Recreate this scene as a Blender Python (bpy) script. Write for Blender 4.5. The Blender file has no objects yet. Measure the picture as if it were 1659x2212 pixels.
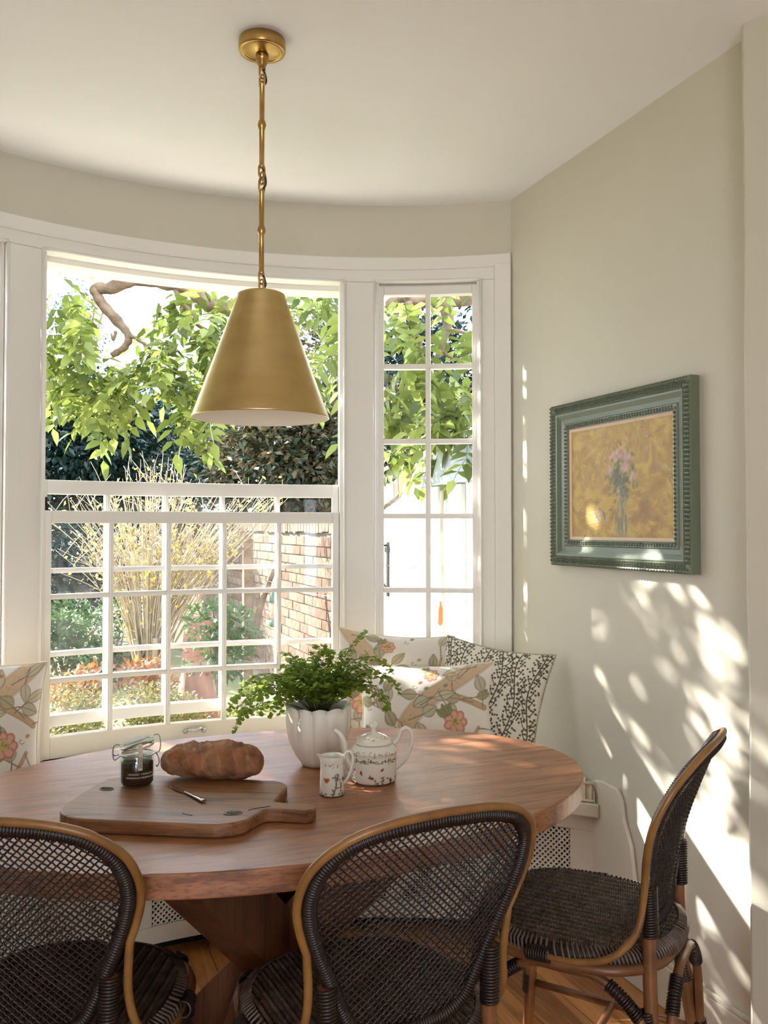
import bpy, bmesh, math, random
import numpy as np
from math import sin, cos, pi, radians as rad, sqrt
from mathutils import Vector, Matrix

random.seed(7); RNG = np.random.default_rng(7)
SC = bpy.context.scene
COL = SC.collection

# ------------------------------------------------------------------ camera
EYE = 1.345; FPX = 1900.0; YAW = rad(21.515); PITCH = rad(1.4)
cam = bpy.data.objects.new('camera', bpy.data.cameras.new('camera'))
COL.objects.link(cam); SC.camera = cam
cam.location = (0, 0, EYE); cam.rotation_euler = (pi/2 + PITCH, 0, -YAW)
cam.data.sensor_fit = 'VERTICAL'; cam.data.sensor_height = 36.0
cam.data.lens = FPX/2212*36.0; cam.data.shift_y = -12.43/2212
cam.data.clip_start = 0.05; cam.data.clip_end = 200

# ------------------------------------------------------------------ sky, sun, exposure
SUN_DIR = Vector((0.595*cos(rad(30)), -0.803*cos(rad(30)), -sin(rad(30))))   # travelling direction
world = bpy.data.worlds.new('sky'); SC.world = world; world.use_nodes = True
wn = world.node_tree.nodes; wl = world.node_tree.links
bg = wn['Background']
tc = wn.new('ShaderNodeTexCoord'); nz = wn.new('ShaderNodeTexNoise'); cr = wn.new('ShaderNodeValToRGB')
nz.inputs['Scale'].default_value = 3.0; nz.inputs['Detail'].default_value = 5
cr.color_ramp.elements[0].position = .36; cr.color_ramp.elements[0].color = (.24, .38, .64, 1)
cr.color_ramp.elements[1].position = .60; cr.color_ramp.elements[1].color = (.96, .98, 1.0, 1)
wl.new(tc.outputs['Generated'], nz.inputs['Vector']); wl.new(nz.outputs['Fac'], cr.inputs['Fac'])
wl.new(cr.outputs['Color'], bg.inputs['Color']); bg.inputs['Strength'].default_value = 2.35

sun = bpy.data.objects.new('sun', bpy.data.lights.new('sun', 'SUN')); COL.objects.link(sun)
sun.data.energy = 8.0; sun.data.angle = rad(0.55); sun.data.color = (1.0, .965, .90)
sun.rotation_euler = SUN_DIR.to_track_quat('-Z', 'Y').to_euler(); sun.location = (-6, 10, 9)

# added fill light behind the camera, set in an invented opening
back = bpy.data.objects.new('rear_daylight', bpy.data.lights.new('rear_daylight', 'AREA')); COL.objects.link(back)
back.data.shape = 'RECTANGLE'; back.data.size = 1.4; back.data.size_y = 2.0; back.data.energy = 12
back.data.color = (.97, .985, 1.0)
back.location = (-.9, -3.4, 1.0); back.rotation_euler = Vector((0, 1, 0)).to_track_quat('-Z', 'Z').to_euler()

vs = SC.view_settings
vs.view_transform = 'Standard'; vs.look = 'None'; vs.gamma = 1.0; vs.use_curve_mapping = False; vs.exposure = 2.0
SC.cycles.max_bounces = 7; SC.cycles.diffuse_bounces = 4; SC.cycles.glossy_bounces = 3; SC.cycles.transmission_bounces = 5; SC.cycles.transparent_max_bounces = 16; SC.cycles.use_adaptive_sampling = True; SC.cycles.adaptive_threshold = .04
SC.cycles.caustics_reflective = False; SC.cycles.caustics_refractive = False; SC.cycles.sample_clamp_indirect = 6

# ------------------------------------------------------------------ helpers
def at(px, py, D):
    """world point seen at photo pixel (px,py) at depth D along the view axis"""
    u = (px-829.5)/FPX; v = (1093.57-py)/FPX
    F = Vector((sin(YAW)*cos(PITCH), cos(YAW)*cos(PITCH), sin(PITCH)))
    R = Vector((cos(YAW), -sin(YAW), 0)); U = R.cross(F)
    return Vector((0, 0, EYE)) + (F + R*u + U*v)*D

def lin(c):
    return tuple(((x/255)/12.92 if x/255 <= .04045 else ((x/255+.055)/1.055)**2.4) for x in c)

def empty(name, loc=(0, 0, 0), rz=0, parent=None):
    o = bpy.data.objects.new(name, None); COL.objects.link(o); o.location = loc; o.rotation_euler = (0, 0, rz)
    o.empty_display_size = .05; o.parent = parent
    return o

def tag(o, label=None, cat=None, group=None, kind=None):
    if label: o['label'] = label
    if cat: o['category'] = cat
    if group: o['group'] = group
    if kind: o['kind'] = kind
    return o

def link(name, me, mat=None, parent=None, kind=None):
    if mat and not me.materials: me.materials.append(mat)
    o = bpy.data.objects.new(name, me); COL.objects.link(o); o.parent = parent
    if kind: o['kind'] = kind
    return o

def npmesh(name, V, F, smooth=False):
    """fast mesh from numpy verts (n,3) and faces (m,k)"""
    V = np.asarray(V, np.float32); F = np.asarray(F, np.int32); m, k = F.shape
    me = bpy.data.meshes.new(name)
    me.vertices.add(len(V)); me.vertices.foreach_set('co', V.ravel())
    me.loops.add(m*k); me.loops.foreach_set('vertex_index', F.ravel())
    me.polygons.add(m); me.polygons.foreach_set('loop_start', np.arange(0, m*k, k, dtype=np.int32))
    if smooth: me.polygons.foreach_set('use_smooth', np.ones(m, bool))
    me.update(calc_edges=True); me.validate()
    return me

def vcol(me, C, name='print'):
    a = me.color_attributes.new(name, 'FLOAT_COLOR', 'POINT')
    C = np.c_[np.asarray(C, np.float32), np.ones(len(C), np.float32)]
    a.data.foreach_set('color', C.ravel())

class MB:
    def __init__(s): s.v = []; s.f = []; s.sm = []
    def add(s, V, F, smooth=False):
        n = len(s.v); s.v += [tuple(p) for p in V]; s.f += [tuple(i+n for i in q) for q in F]; s.sm += [smooth]*len(F)
        return s
    def box(s, x0, x1, y0, y1, z0, z1, M=None):
        V = [Vector((x, y, z)) for z in (z0, z1) for y in (y0, y1) for x in (x0, x1)]
        if M is not None: V = [M @ p for p in V]
        return s.add(V, [(0, 2, 3, 1), (4, 5, 7, 6), (0, 1, 5, 4), (2, 6, 7, 3), (0, 4, 6, 2), (1, 3, 7, 5)])
    def prism(s, poly, z0, z1, M=None, bev=0.0, smooth=False):
        """poly: ccw list of (x,y); optional small top/bottom chamfer"""
        n = len(poly); P = [Vector((p[0], p[1], 0)) for p in poly]
        cx = sum(p.x for p in P)/n; cy = sum(p.y for p in P)/n
        def inset(d):
            out = []
            for i in range(n):
                a, b, c_ = P[i-1], P[i], P[(i+1) % n]
                t = (c_-a); t = t.normalized() if t.length > 1e-9 else Vector((1, 0, 0))
                out.append(Vector((b.x - t.y*d, b.y + t.x*d, 0)))
            return out
        rings = [(P, z0), (P, z1)] if bev == 0 else [(inset(bev), z0), (inset(bev*.3), z0+bev*.3), (P, z0+bev), (P, z1-bev), (inset(bev*.3), z1-bev*.3), (inset(bev), z1)]
        V = []
        for ring, z in rings: V += [Vector((p.x, p.y, z)) for p in ring]
        if M is not None: V = [M @ p for p in V]
        F = []
        for k in range(len(rings)-1):
            for i in range(n):
                j = (i+1) % n; F.append((k*n+i, k*n+j, (k+1)*n+j, (k+1)*n+i))
        s.add(V, F, smooth)
        m = len(s.v)-len(V)
        s.f.append(tuple(m+i for i in reversed(range(n)))); s.sm.append(False)
        s.f.append(tuple(m+(len(rings)-1)*n+i for i in range(n))); s.sm.append(False)
        return s
    def lathe(s, prof, n=32, M=None, cap=True, smooth=True):
        """prof: list of (r,z) bottom to top"""
        V = []
        for r, z in prof:
            for i in range(n): V.append(Vector((r*cos(2*pi*i/n), r*sin(2*pi*i/n), z)))
        if M is not None: V = [M @ p for p in V]
        F = []
        for k in range(len(prof)-1):
            for i in range(n):
                j = (i+1) % n; F.append((k*n+i, k*n+j, (k+1)*n+j, (k+1)*n+i))
        b = len(s.v); s.add(V, F, smooth)
        if cap:
            s.f.append(tuple(b+i for i in reversed(range(n)))); s.sm.append(False)
            s.f.append(tuple(b+(len(prof)-1)*n+i for i in range(n))); s.sm.append(False)
        return s
    def tube(s, pts, r, n=8, closed=False, M=None, smooth=True, cap=True, flat=1.0):
        pts = [Vector(p) for p in pts]; m = len(pts)
        if not hasattr(r, '__len__'): r = [r]*m
        V = []; T = []
        for i in range(m):
            a = pts[(i-1) % m] if (closed or i > 0) else pts[i]
            b = pts[(i+1) % m] if (closed or i < m-1) else pts[i]
            t = (b-a); T.append(t.normalized() if t.length > 1e-9 else Vector((0, 0, 1)))
        up = Vector((0, 0, 1)) if abs(T[0].z) < .9 else Vector((1, 0, 0))
        N = T[0].cross(up).normalized()
        for i in range(m):
            N = (N - T[i]*N.dot(T[i])); N = N.normalized() if N.length > 1e-6 else T[i].orthogonal().normalized()
            B = T[i].cross(N)
            for k in range(n):
                a = 2*pi*k/n; V.append(pts[i] + (N*cos(a) + B*sin(a)*flat)*r[i])
        if M is not None: V = [M @ p for p in V]
        F = []
        for i in range(m if closed else m-1):
            i2 = (i+1) % m
            for k in range(n):
                k2 = (k+1) % n; F.append((i*n+k, i*n+k2, i2*n+k2, i2*n+k))
        b = len(s.v); s.add(V, F, smooth)
        if cap and not closed:
            s.f.append(tuple(b+k for k in reversed(range(n)))); s.sm.append(False)
            s.f.append(tuple(b+(m-1)*n+k for k in range(n))); s.sm.append(False)
        return s
    def arc(s, a0, a1, r0, r1, z0, z1, n=None, c=None):
        """curved box about the bay centre, angles in degrees from +y"""
        c = c or BC
        n = n or max(1, int(abs(a1-a0)/1.5)+1)
        V = []
        for i in range(n+1):
            a = rad(a0+(a1-a0)*i/n)
            for r, z in ((r0, z0), (r1, z0), (r1, z1), (r0, z1)): V.append((c[0]+r*sin(a), c[1]+r*cos(a), z))
        F = []
        for i in range(n):
            for k in range(4):
                k2 = (k+1) % 4; F.append((4*i+k, 4*i+k2, 4*i+4+k2, 4*i+4+k))
        F += [(3, 2, 1, 0), (4*n, 4*n+1, 4*n+2, 4*n+3)]
        return s.add(V, F)
    def sphere(s, c, r, n=12, m=8, sc=(1, 1, 1), M=None):
        V = [Vector((c[0], c[1], c[2]-r*sc[2]))]
        for j in range(1, m):
            p = -pi/2+pi*j/m
            for i in range(n): V.append(Vector((c[0]+r*sc[0]*cos(p)*cos(2*pi*i/n), c[1]+r*sc[1]*cos(p)*sin(2*pi*i/n), c[2]+r*sc[2]*sin(p))))
        V.append(Vector((c[0], c[1], c[2]+r*sc[2])))
        if M is not None: V = [M @ p for p in V]
        F = [(0, 1+(i+1) % n, 1+i) for i in range(n)]
        for j in range(m-2):
            for i in range(n):
                a = 1+j*n+i; b = 1+j*n+(i+1) % n; F.append((a, b, b+n, a+n))
        t = 1+(m-2)*n
        F += [(t+i, t+(i+1) % n, len(V)-1) for i in range(n)]
        return s.add(V, F, True)
    def mesh(s, name, fix=True):
        me = bpy.data.meshes.new(name); me.from_pydata(s.v, [], s.f); me.update()
        me.polygons.foreach_set('use_smooth', s.sm)
        if fix:
            b = bmesh.new(); b.from_mesh(me); bmesh.ops.recalc_face_normals(b, faces=b.faces); b.to_mesh(me); b.free()
        return me
    def build(s, name, mat, parent=None, kind=None, bevel=0):
        o = link(name, s.mesh(name), mat, parent, kind)
        if bevel:
            m = o.modifiers.new('bevel', 'BEVEL'); m.width = bevel; m.segments = 2; m.limit_method = 'ANGLE'; m.angle_limit = rad(40)
        return o

def spline(P, k=8, closed=False):
    P = [Vector(p) for p in P]; n = len(P); out = []
    for i in range(n if closed else n-1):
        if closed: p0, p1, p2, p3 = P[i-1], P[i], P[(i+1) % n], P[(i+2) % n]
        else: p0, p1, p2, p3 = P[max(i-1, 0)], P[i], P[i+1], P[min(i+2, n-1)]
        for j in range(k):
            f = j/k
            out.append(.5*((2*p1)+(p2-p0)*f+(2*p0-5*p1+4*p2-p3)*f*f+(3*p1-p0-3*p2+p3)*f**3))
    if not closed: out.append(P[-1])
    return out

def rrect(w, h, r, n=6):
    P = []
    for cx, cy, a0 in ((w/2-r, h/2-r, 0), (-w/2+r, h/2-r, 90), (-w/2+r, -h/2+r, 180), (w/2-r, -h/2+r, 270)):
        for i in range(n+1):
            a = rad(a0+90*i/n); P.append((cx+r*cos(a), cy+r*sin(a)))
    return P

# ------------------------------------------------------------------ materials
def newmat(name):
    m = bpy.data.materials.new(name); m.use_nodes = True
    return m, m.node_tree.nodes, m.node_tree.links, m.node_tree.nodes['Principled BSDF']

def pm(name, col, rough=.6, metal=0, var=.0, vscale=8, bump=0, bscale=60, spec=.5, stretch=(1, 1, 1), col2=None, coords='Object', detail=4):
    """principled material; var mixes in a second tone through noise, bump adds fine relief"""
    m, N, L, b = newmat(name)
    c = lin(col); c2 = lin(col2) if col2 else tuple(x*(1-var) for x in c)
    b.inputs['Roughness'].default_value = rough; b.inputs['Metallic'].default_value = metal
    b.inputs['Specular IOR Level'].default_value = spec
    tcn = N.new('ShaderNodeTexCoord'); mp = N.new('ShaderNodeMapping'); mp.inputs['Scale'].default_value = stretch
    L.new(tcn.outputs[coords], mp.inputs['Vector'])
    n1 = N.new('ShaderNodeTexNoise'); n1.inputs['Scale'].default_value = vscale; n1.inputs['Detail'].default_value = detail
    L.new(mp.outputs['Vector'], n1.inputs['Vector'])
    r = N.new('ShaderNodeValToRGB'); r.color_ramp.elements[0].position = .3; r.color_ramp.elements[1].position = .7
    r.color_ramp.elements[0].color = (*c2, 1); r.color_ramp.elements[1].color = (*c, 1)
    L.new(n1.outputs['Fac'], r.inputs['Fac']); L.new(r.outputs['Color'], b.inputs['Base Color'])
    if bump:
        n2 = N.new('ShaderNodeTexNoise'); n2.inputs['Scale'].default_value = bscale; n2.inputs['Detail'].default_value = 5
        L.new(mp.outputs['Vector'], n2.inputs['Vector'])
        bp = N.new('ShaderNodeBump'); bp.inputs['Strength'].default_value = bump; bp.inputs['Distance'].default_value = .01
        L.new(n2.outputs['Fac'], bp.inputs['Height']); L.new(bp.outputs['Normal'], b.inputs['Normal'])
    return m

def vmat(name, rough=.7, bump=0, bscale=300, spec=.4, coat=0, noise=.0):
    """material whose printed design sits in the mesh's colour attribute"""
    m, N, L, b = newmat(name)
    a = N.new('ShaderNodeVertexColor'); a.layer_name = 'print'
    L.new(a.outputs['Color'], b.inputs['Base Color'])
    b.inputs['Roughness'].default_value = rough; b.inputs['Specular IOR Level'].default_value = spec
    b.inputs['Coat Weight'].default_value = coat; b.inputs['Coat Roughness'].default_value = .08
    if bump:
        tcn = N.new('ShaderNodeTexCoord'); n2 = N.new('ShaderNodeTexNoise'); n2.inputs['Scale'].default_value = bscale; n2.inputs['Detail'].default_value = 6
        L.new(tcn.outputs['Object'], n2.inputs['Vector'])
        bp = N.new('ShaderNodeBump'); bp.inputs['Strength'].default_value = bump; bp.inputs['Distance'].default_value = .004
        L.new(n2.outputs['Fac'], bp.inputs['Height']); L.new(bp.outputs['Normal'], b.inputs['Normal'])
    return m

def wood(name, base, dark, along='x', scale=1.0, rough=.4, grain=.5, island=0.0):
    m, N, L, b = newmat(name)
    tcn = N.new('ShaderNodeTexCoord'); mp = N.new('ShaderNodeMapping')
    st = {'x': (1.2, 16, 16), 'y': (16, 1.2, 16), 'z': (16, 16, 1.2)}[along]
    mp.inputs['Scale'].default_value = tuple(q*scale for q in st)
    L.new(tcn.outputs['Object'], mp.inputs['Vector'])
    vec = mp.outputs['Vector']
    n0 = N.new('ShaderNodeTexNoise'); n0.inputs['Scale'].default_value = .9; n0.inputs['Detail'].default_value = 3
    L.new(vec, n0.inputs['Vector'])
    ad = N.new('ShaderNodeVectorMath'); ad.operation = 'MULTIPLY_ADD'
    L.new(n0.outputs['Color'], ad.inputs[0]); ad.inputs[1].default_value = (1.6, 1.6, 1.6); L.new(vec, ad.inputs[2])
    w = N.new('ShaderNodeTexNoise'); w.inputs['Scale'].default_value = 1.5; w.inputs['Detail'].default_value = 8; w.inputs['Roughness'].default_value = .62
    L.new(ad.outputs['Vector'], w.inputs['Vector'])
    fine = N.new('ShaderNodeTexNoise'); fine.inputs['Scale'].default_value = 9; fine.inputs['Detail'].default_value = 4
    L.new(vec, fine.inputs['Vector'])
    rmp = N.new('ShaderNodeValToRGB'); e = rmp.color_ramp.elements
    e[0].position = .36; e[0].color = (*lin(dark), 1); e[1].position = .62; e[1].color = (*lin(base), 1)
    mid = e.new(.46); mid.color = (*[a*.65+b_*.35 for a, b_ in zip(lin(base), lin(dark))], 1)
    L.new(w.outputs['Fac'], rmp.inputs['Fac'])
    mx = N.new('ShaderNodeMixRGB'); mx.blend_type = 'MULTIPLY'; mx.inputs['Fac'].default_value = grain
    fr = N.new('ShaderNodeValToRGB'); fr.color_ramp.elements[0].position = .34; fr.color_ramp.elements[0].color = (.42, .34, .28, 1)
    fr.color_ramp.elements[1].position = .5; fr.color_ramp.elements[1].color = (1, 1, 1, 1)
    L.new(fine.outputs['Fac'], fr.inputs['Fac'])
    L.new(rmp.outputs['Color'], mx.inputs['Color1']); L.new(fr.outputs['Color'], mx.inputs['Color2'])
    out = mx.outputs['Color']
    if island:
        oi = N.new('ShaderNodeObjectInfo'); hs = N.new('ShaderNodeHueSaturation'); mr = N.new('ShaderNodeMapRange')
        mr.inputs['To Min'].default_value = 1-island; mr.inputs['To Max'].default_value = 1+island
        L.new(oi.outputs['Random'], mr.inputs['Value']); L.new(mr.outputs['Result'], hs.inputs['Value']); L.new(out, hs.inputs['Color']); out = hs.outputs['Color']
    L.new(out, b.inputs['Base Color'])
    b.inputs['Roughness'].default_value = rough
    bp = N.new('ShaderNodeBump'); bp.inputs['Strength'].default_value = .12; bp.inputs['Distance'].default_value = .002
    L.new(fine.outputs['Fac'], bp.inputs['Height']); L.new(bp.outputs['Normal'], b.inputs['Normal'])
    return m

def leafmat(name, cols, trans=.45, rough=.45):
    """foliage: reflects and lets light through, tone varies from leaf to leaf"""
    m, N, L, b = newmat(name)
    g = N.new('ShaderNodeNewGeometry'); r = N.new('ShaderNodeValToRGB'); r.color_ramp.interpolation = 'LINEAR'
    el = r.color_ramp.elements
    for i, c in enumerate(cols):
        p = i/(len(cols)-1)
        e = el[0] if i == 0 else (el[1] if i == len(cols)-1 else el.new(p))
        e.position = p; e.color = (*lin(c), 1)
    oi = N.new('ShaderNodeObjectInfo'); ad = N.new('ShaderNodeMath'); ad.operation = 'ADD'; fr = N.new('ShaderNodeMath'); fr.operation = 'FRACT'
    L.new(g.outputs['Random Per Island'], ad.inputs[0]); L.new(oi.outputs['Random'], ad.inputs[1]); L.new(ad.outputs[0], fr.inputs[0])
    L.new(fr.outputs[0], r.inputs['Fac'])
    L.new(r.outputs['Color'], b.inputs['Base Color']); b.inputs['Roughness'].default_value = rough; b.inputs['Specular IOR Level'].default_value = .35
    t = N.new('ShaderNodeBsdfTranslucent'); L.new(r.outputs['Color'], t.inputs['Color'])
    mx = N.new('ShaderNodeMixShader'); mx.inputs['Fac'].default_value = trans
    L.new(b.outputs['BSDF'], mx.inputs[1]); L.new(t.outputs['BSDF'], mx.inputs[2])
    L.new(mx.outputs['Shader'], N['Material Output'].inputs['Surface'])
    return m

def glassmat(name, tint=(1, 1, 1), gloss=.06, glare_haze=.0, rough=.0):
    """thin sheet glass: mostly clear, a little mirror, a pale film standing in for glare"""
    m, N, L, b = newmat(name); N.remove(b)
    t = N.new('ShaderNodeBsdfTransparent'); t.inputs['Color'].default_value = (*tint, 1)
    g = N.new('ShaderNodeBsdfGlossy'); g.inputs['Roughness'].default_value = rough
    mx = N.new('ShaderNodeMixShader'); mx.inputs['Fac'].default_value = gloss
    L.new(t.outputs[0], mx.inputs[1]); L.new(g.outputs[0], mx.inputs[2]); out = mx
    if glare_haze:
        d = N.new('ShaderNodeBsdfTranslucent'); d.inputs['Color'].default_value = (.95, .95, .93, 1)  # translucent white puts the window glare into the glass
        m2 = N.new('ShaderNodeMixShader'); m2.inputs['Fac'].default_value = glare_haze
        L.new(mx.outputs[0], m2.inputs[1]); L.new(d.outputs[0], m2.inputs[2]); out = m2
    L.new(out.outputs[0], N['Material Output'].inputs['Surface'])
    return m

M = {}
M['wall'] = pm('wall_paint', (207, 201, 184), .75, var=.02, vscale=3, bump=.06, bscale=9)
M['ceil'] = pm('ceiling_paint', (240, 239, 237), .8, var=.015, vscale=2, bump=.04, bscale=6)
M['trim'] = pm('trim_paint', (234, 230, 222), .42, var=.015, vscale=5, bump=.02, bscale=40)
M['seatpaint'] = pm('bench_paint', (218, 211, 196), .45, var=.02, vscale=5)
M['brass'] = pm('aged_brass', (216, 192, 136), .34, 1.0, vscale=4, col2=(202, 174, 116), bump=.015, bscale=5, stretch=(2, 2, 6))
M['brass_rod'] = pm('rod_brass', (200, 166, 104), .3, 1.0, vscale=14, col2=(170, 134, 78))
M['cord'] = pm('cord', (70, 58, 42), .7)
M['enamel'] = pm('white_enamel', (248, 240, 226), .5)
M['oak'] = wood('oak_top', (168, 114, 78), (122, 76, 49), 'x', 1.6, .36, .6)
M['oakleg'] = wood('oak_leg', (110, 66, 42), (72, 42, 26), 'z', 1.0, .5, .4)
M['board'] = wood('board_wood', (150, 104, 68), (90, 56, 34), 'x', 1.6, .45, .5)
M['floor'] = wood('pine_floor', (200, 140, 82), (146, 92, 48), 'y', .8, .4, .35, island=.14)
M['rattan'] = pm('rattan_pole', (156, 114, 62), .36, vscale=16, col2=(116, 78, 40))
M['rattan_leg'] = pm('rattan_leg', (134, 90, 54), .38, vscale=14, col2=(96, 60, 36))
M['seatwicker'] = pm('seat_wicker', (112, 93, 80), .32, vscale=40, col2=(66, 50, 42), spec=.6)
M['wicker'] = pm('dark_wicker', (48, 35, 29), .36, vscale=40, col2=(28, 20, 16), spec=.45)
M['porcelain'] = pm('white_porcelain', (238, 234, 222), .12)
M['planter'] = pm('planter_glaze', (240, 234, 222), .35, var=.02)
M['soil'] = pm('soil', (52, 40, 30), .95, var=.5, vscale=60, bump=.5)
M['steel'] = pm('steel', (200, 200, 198), .18, 1.0)
M['wire'] = pm('steel_wire', (150, 150, 148), .3, 1.0)
M['jam'] = pm('marmalade', (42, 20, 12), .15, var=.3)
M['paper'] = pm('paper_label', (222, 208, 180), .7, var=.05, vscale=40)
M['ink'] = pm('white_ink', (225, 220, 210), .6)
M['darkink'] = pm('dark_ink', (60, 52, 44), .6)
M['medal'] = pm('pewter_badge', (120, 112, 88), .45, .7, vscale=120, col2=(52, 48, 36))
M['frame'] = pm('sage_paint', (108, 118, 98), .32, var=.06, vscale=12)
M['slip'] = pm('linen_slip', (226, 200, 172), .8, var=.06, vscale=200)
M['gilt'] = pm('gilt_edge', (120, 84, 40), .5)
M['bolt'] = pm('dark_iron', (58, 52, 46), .45, .8)
M['void'] = pm('dark_gap_shade', (20, 18, 16), .95)  # near black for shade inside the seat, floor gaps and cracks
M['glass'] = glassmat('window_glass', gloss=.010, glare_haze=.005)
M['glassbay'] = glassmat('side_glass', gloss=.010, glare_haze=.0)
M['jarglass'] = glassmat('jar_glass', tint=(.93, .97, .95), gloss=.08, rough=.02)
M['frond'] = leafmat('fern_leaf', [(140, 166, 64), (170, 192, 84), (190, 206, 108), (154, 178, 74)], .6)
M['fernstem'] = pm('fern_stem', (74, 70, 30), .5)
M['piping'] = pm('cream_piping', (226, 216, 198), .8)
M['piping2'] = pm('dark_piping', (120, 110, 90), .85, vscale=220, col2=(210, 200, 178))
M['bird_green'] = pm('feeder_green', (28, 92, 70), .4)
M['seed'] = pm('feeder_seed', (190, 160, 120), .8, var=.4, vscale=120)
# ------------------------------------------------------------------ the room
BC = (.550, 1.364); RB = 1.891; WX = 1.658; LX = 2*BC[0]-WX; CZ = 2.585; AC = 35.87
def bp_(a, r): return (BC[0]+r*sin(rad(a)), BC[1]+r*cos(rad(a)))
def struct(o): o['kind'] = 'structure'; return o

# floor: sub-floor slab with boards running towards the window
fl = struct(MB().box(-2.6, 2.40, -3.4, 3.30, -.12, -.022).build('floor', M['void']))
pw = .128; x = -2.55; k = 0
plank_me = {}
while x < 2.3:
    w = pw
    cuts = [-3.4] + ([random.uniform(-2.4, -.5)] if k % 2 else []) + [random.uniform(.6, 2.7)] + [3.28]
    for a, b in zip(cuts[:-1], cuts[1:]):
        MB().box(x+.0012, x+w-.0012, a+.001, b-.001, -.022, random.uniform(-.0008, .0)).build('plank', M['floor'], fl)
    x += pw; k += 1
# ceiling follows the bay
arcp = [bp_(AC+2-(2*AC+4)*i/40, RB+.22) for i in range(41)]
poly = [(-2.7, -3.5), (2.45, -3.5), (2.45, arcp[0][1])] + arcp + [(-2.7, arcp[-1][1])]
struct(MB().prism(poly, CZ, CZ+.14).build('ceiling', M['ceil']))
# walls
struct(MB().box(WX, WX+.16, 1.62, 3.02, -.02, CZ).build('wall_right', M['wall']))
pv = []
for i in range(25):      # pier with a hand-plastered, slightly wavering arris
    z = CZ*i/24; pv.append((z, .004*sin(z*5.1)+.003*sin(z*11+1)))
m = MB(); V = []
for z, d in pv: V += [(2.266, -.40, z), (1.607+d*.5, 1.664+d, z), (1.617+d*.5, 1.680+d, z), (WX+.01, 1.692+d, z), (2.42, -.40, z)]
F = []
for i in range(24):
    for j in range(5): F.append((5*i+j, 5*i+(j+1) % 5, 5*i+5+(j+1) % 5, 5*i+5+j))
F += [(4, 3, 2, 1, 0), tuple(120+j for j in range(5))]
m.add(V, F); struct(m.build('wall_pier', M['wall']))
struct(MB().box(2.266, 2.42, -3.5, -.40, -.02, CZ).build('wall_rear_right', M['wall']))
struct(MB().box(LX-.16, LX, 1.0, 3.02, -.02, CZ).build('wall_left', M['wall']))
struct(MB().box(-2.7, LX-.16, 1.0, 1.14, -.02, CZ).build('wall_return', M['wall']))
struct(MB().box(-2.84, -2.7, -3.5, 1.14, -.02, CZ).build('wall_far_left', M['wall']))
m = MB(); m.box(-2.84, -1.6, -3.64, -3.5, -.02, CZ); m.box(-.2, 2.42, -3.64, -3.5, -.02, CZ); m.box(-1.6, -.2, -3.64, -3.5, 2.05, CZ); struct(m.build('wall_back', M['wall']))
m = MB(); m.arc(-AC-2, AC+2, RB, RB+.2, 2.337, CZ, 48); struct(m.build('wall_bay_head', M['wall']))
m = MB(); m.arc(-AC-2, AC+2, RB+.005, RB+.2, -.02, .56, 48); struct(m.build('wall_bay_apron', M['wall']))
# baseboard on the right wall
m = MB()
m.box(WX-.016, WX, 1.69, 2.30, 0, .118); m.box(WX-.011, WX, 1.69, 2.30, .118, .132)
struct(m.build('baseboard_right', M['wall'], bevel=.003))
Mp = Matrix.Translation((1.604, 1.660, 0)) @ Matrix.Rotation(math.atan2(-2.064, .659), 4, 'Z')
m = MB(); m.box(0, 2.1, -.014, .002, 0, .13, M=Mp); struct(m.build('baseboard_pier', M['wall'], bevel=.003))

# ---- bay joinery: posts, head, architrave bands
m = MB()
m.arc(-AC, AC, RB-.014, RB+.02, 2.337, 2.382, 48)
struct(m.build('trim_1', M['trim'], bevel=.004))                      # upper architrave band
m = MB()
m.arc(-34.0, 34.0, RB-.006, RB+.18, 2.288, 2.337, 46)
for a, b in ((16.5, 20.2), (-20.2, -16.5)): m.arc(a, b, RB-.006, RB+.17, .55, 2.288)
for a, b in ((32.3, 34.0), (-34.0, -32.3)): m.arc(a, b, RB-.006, RB+.17, .55, 2.288)
struct(m.build('trim_2', M['trim'], bevel=.004))                      # head and posts
m = MB()
for a, b in ((34.0, AC), (-AC, -34.0)): m.arc(a, b, RB-.016, RB+.10, .55, 2.345)
struct(m.build('trim_3', M['trim'], bevel=.003))
m = MB(); m.arc(-AC, AC, RB-.03, RB+.22, .535, .560, 46)
struct(m.build('trim_4', M['trim'], bevel=.004))                      # sill board
# thin staff beads round the openings
m = MB()
for sgn in (-1, 1):
    for a, z0 in ((16.62, .56), (20.05, .56), (32.42, .56)):
        m.tube([(*bp_(a*sgn, RB-.006), .56), (*bp_(a*sgn, RB-.006), 2.292)], .006, 6)
for a0, a1 in ((-16.6, 16.6), (20.05, 32.4), (-32.4, -20.05)):
    m.tube([(*bp_(a0+(a1-a0)*i/16, RB-.006), 2.292) for i in range(17)], .006, 6)
m.tube([(*bp_(-34+68*i/48, RB-.008), 2.338) for i in range(49)], .005, 6)
struct(m.build('trim_5', M['trim']))

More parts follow.
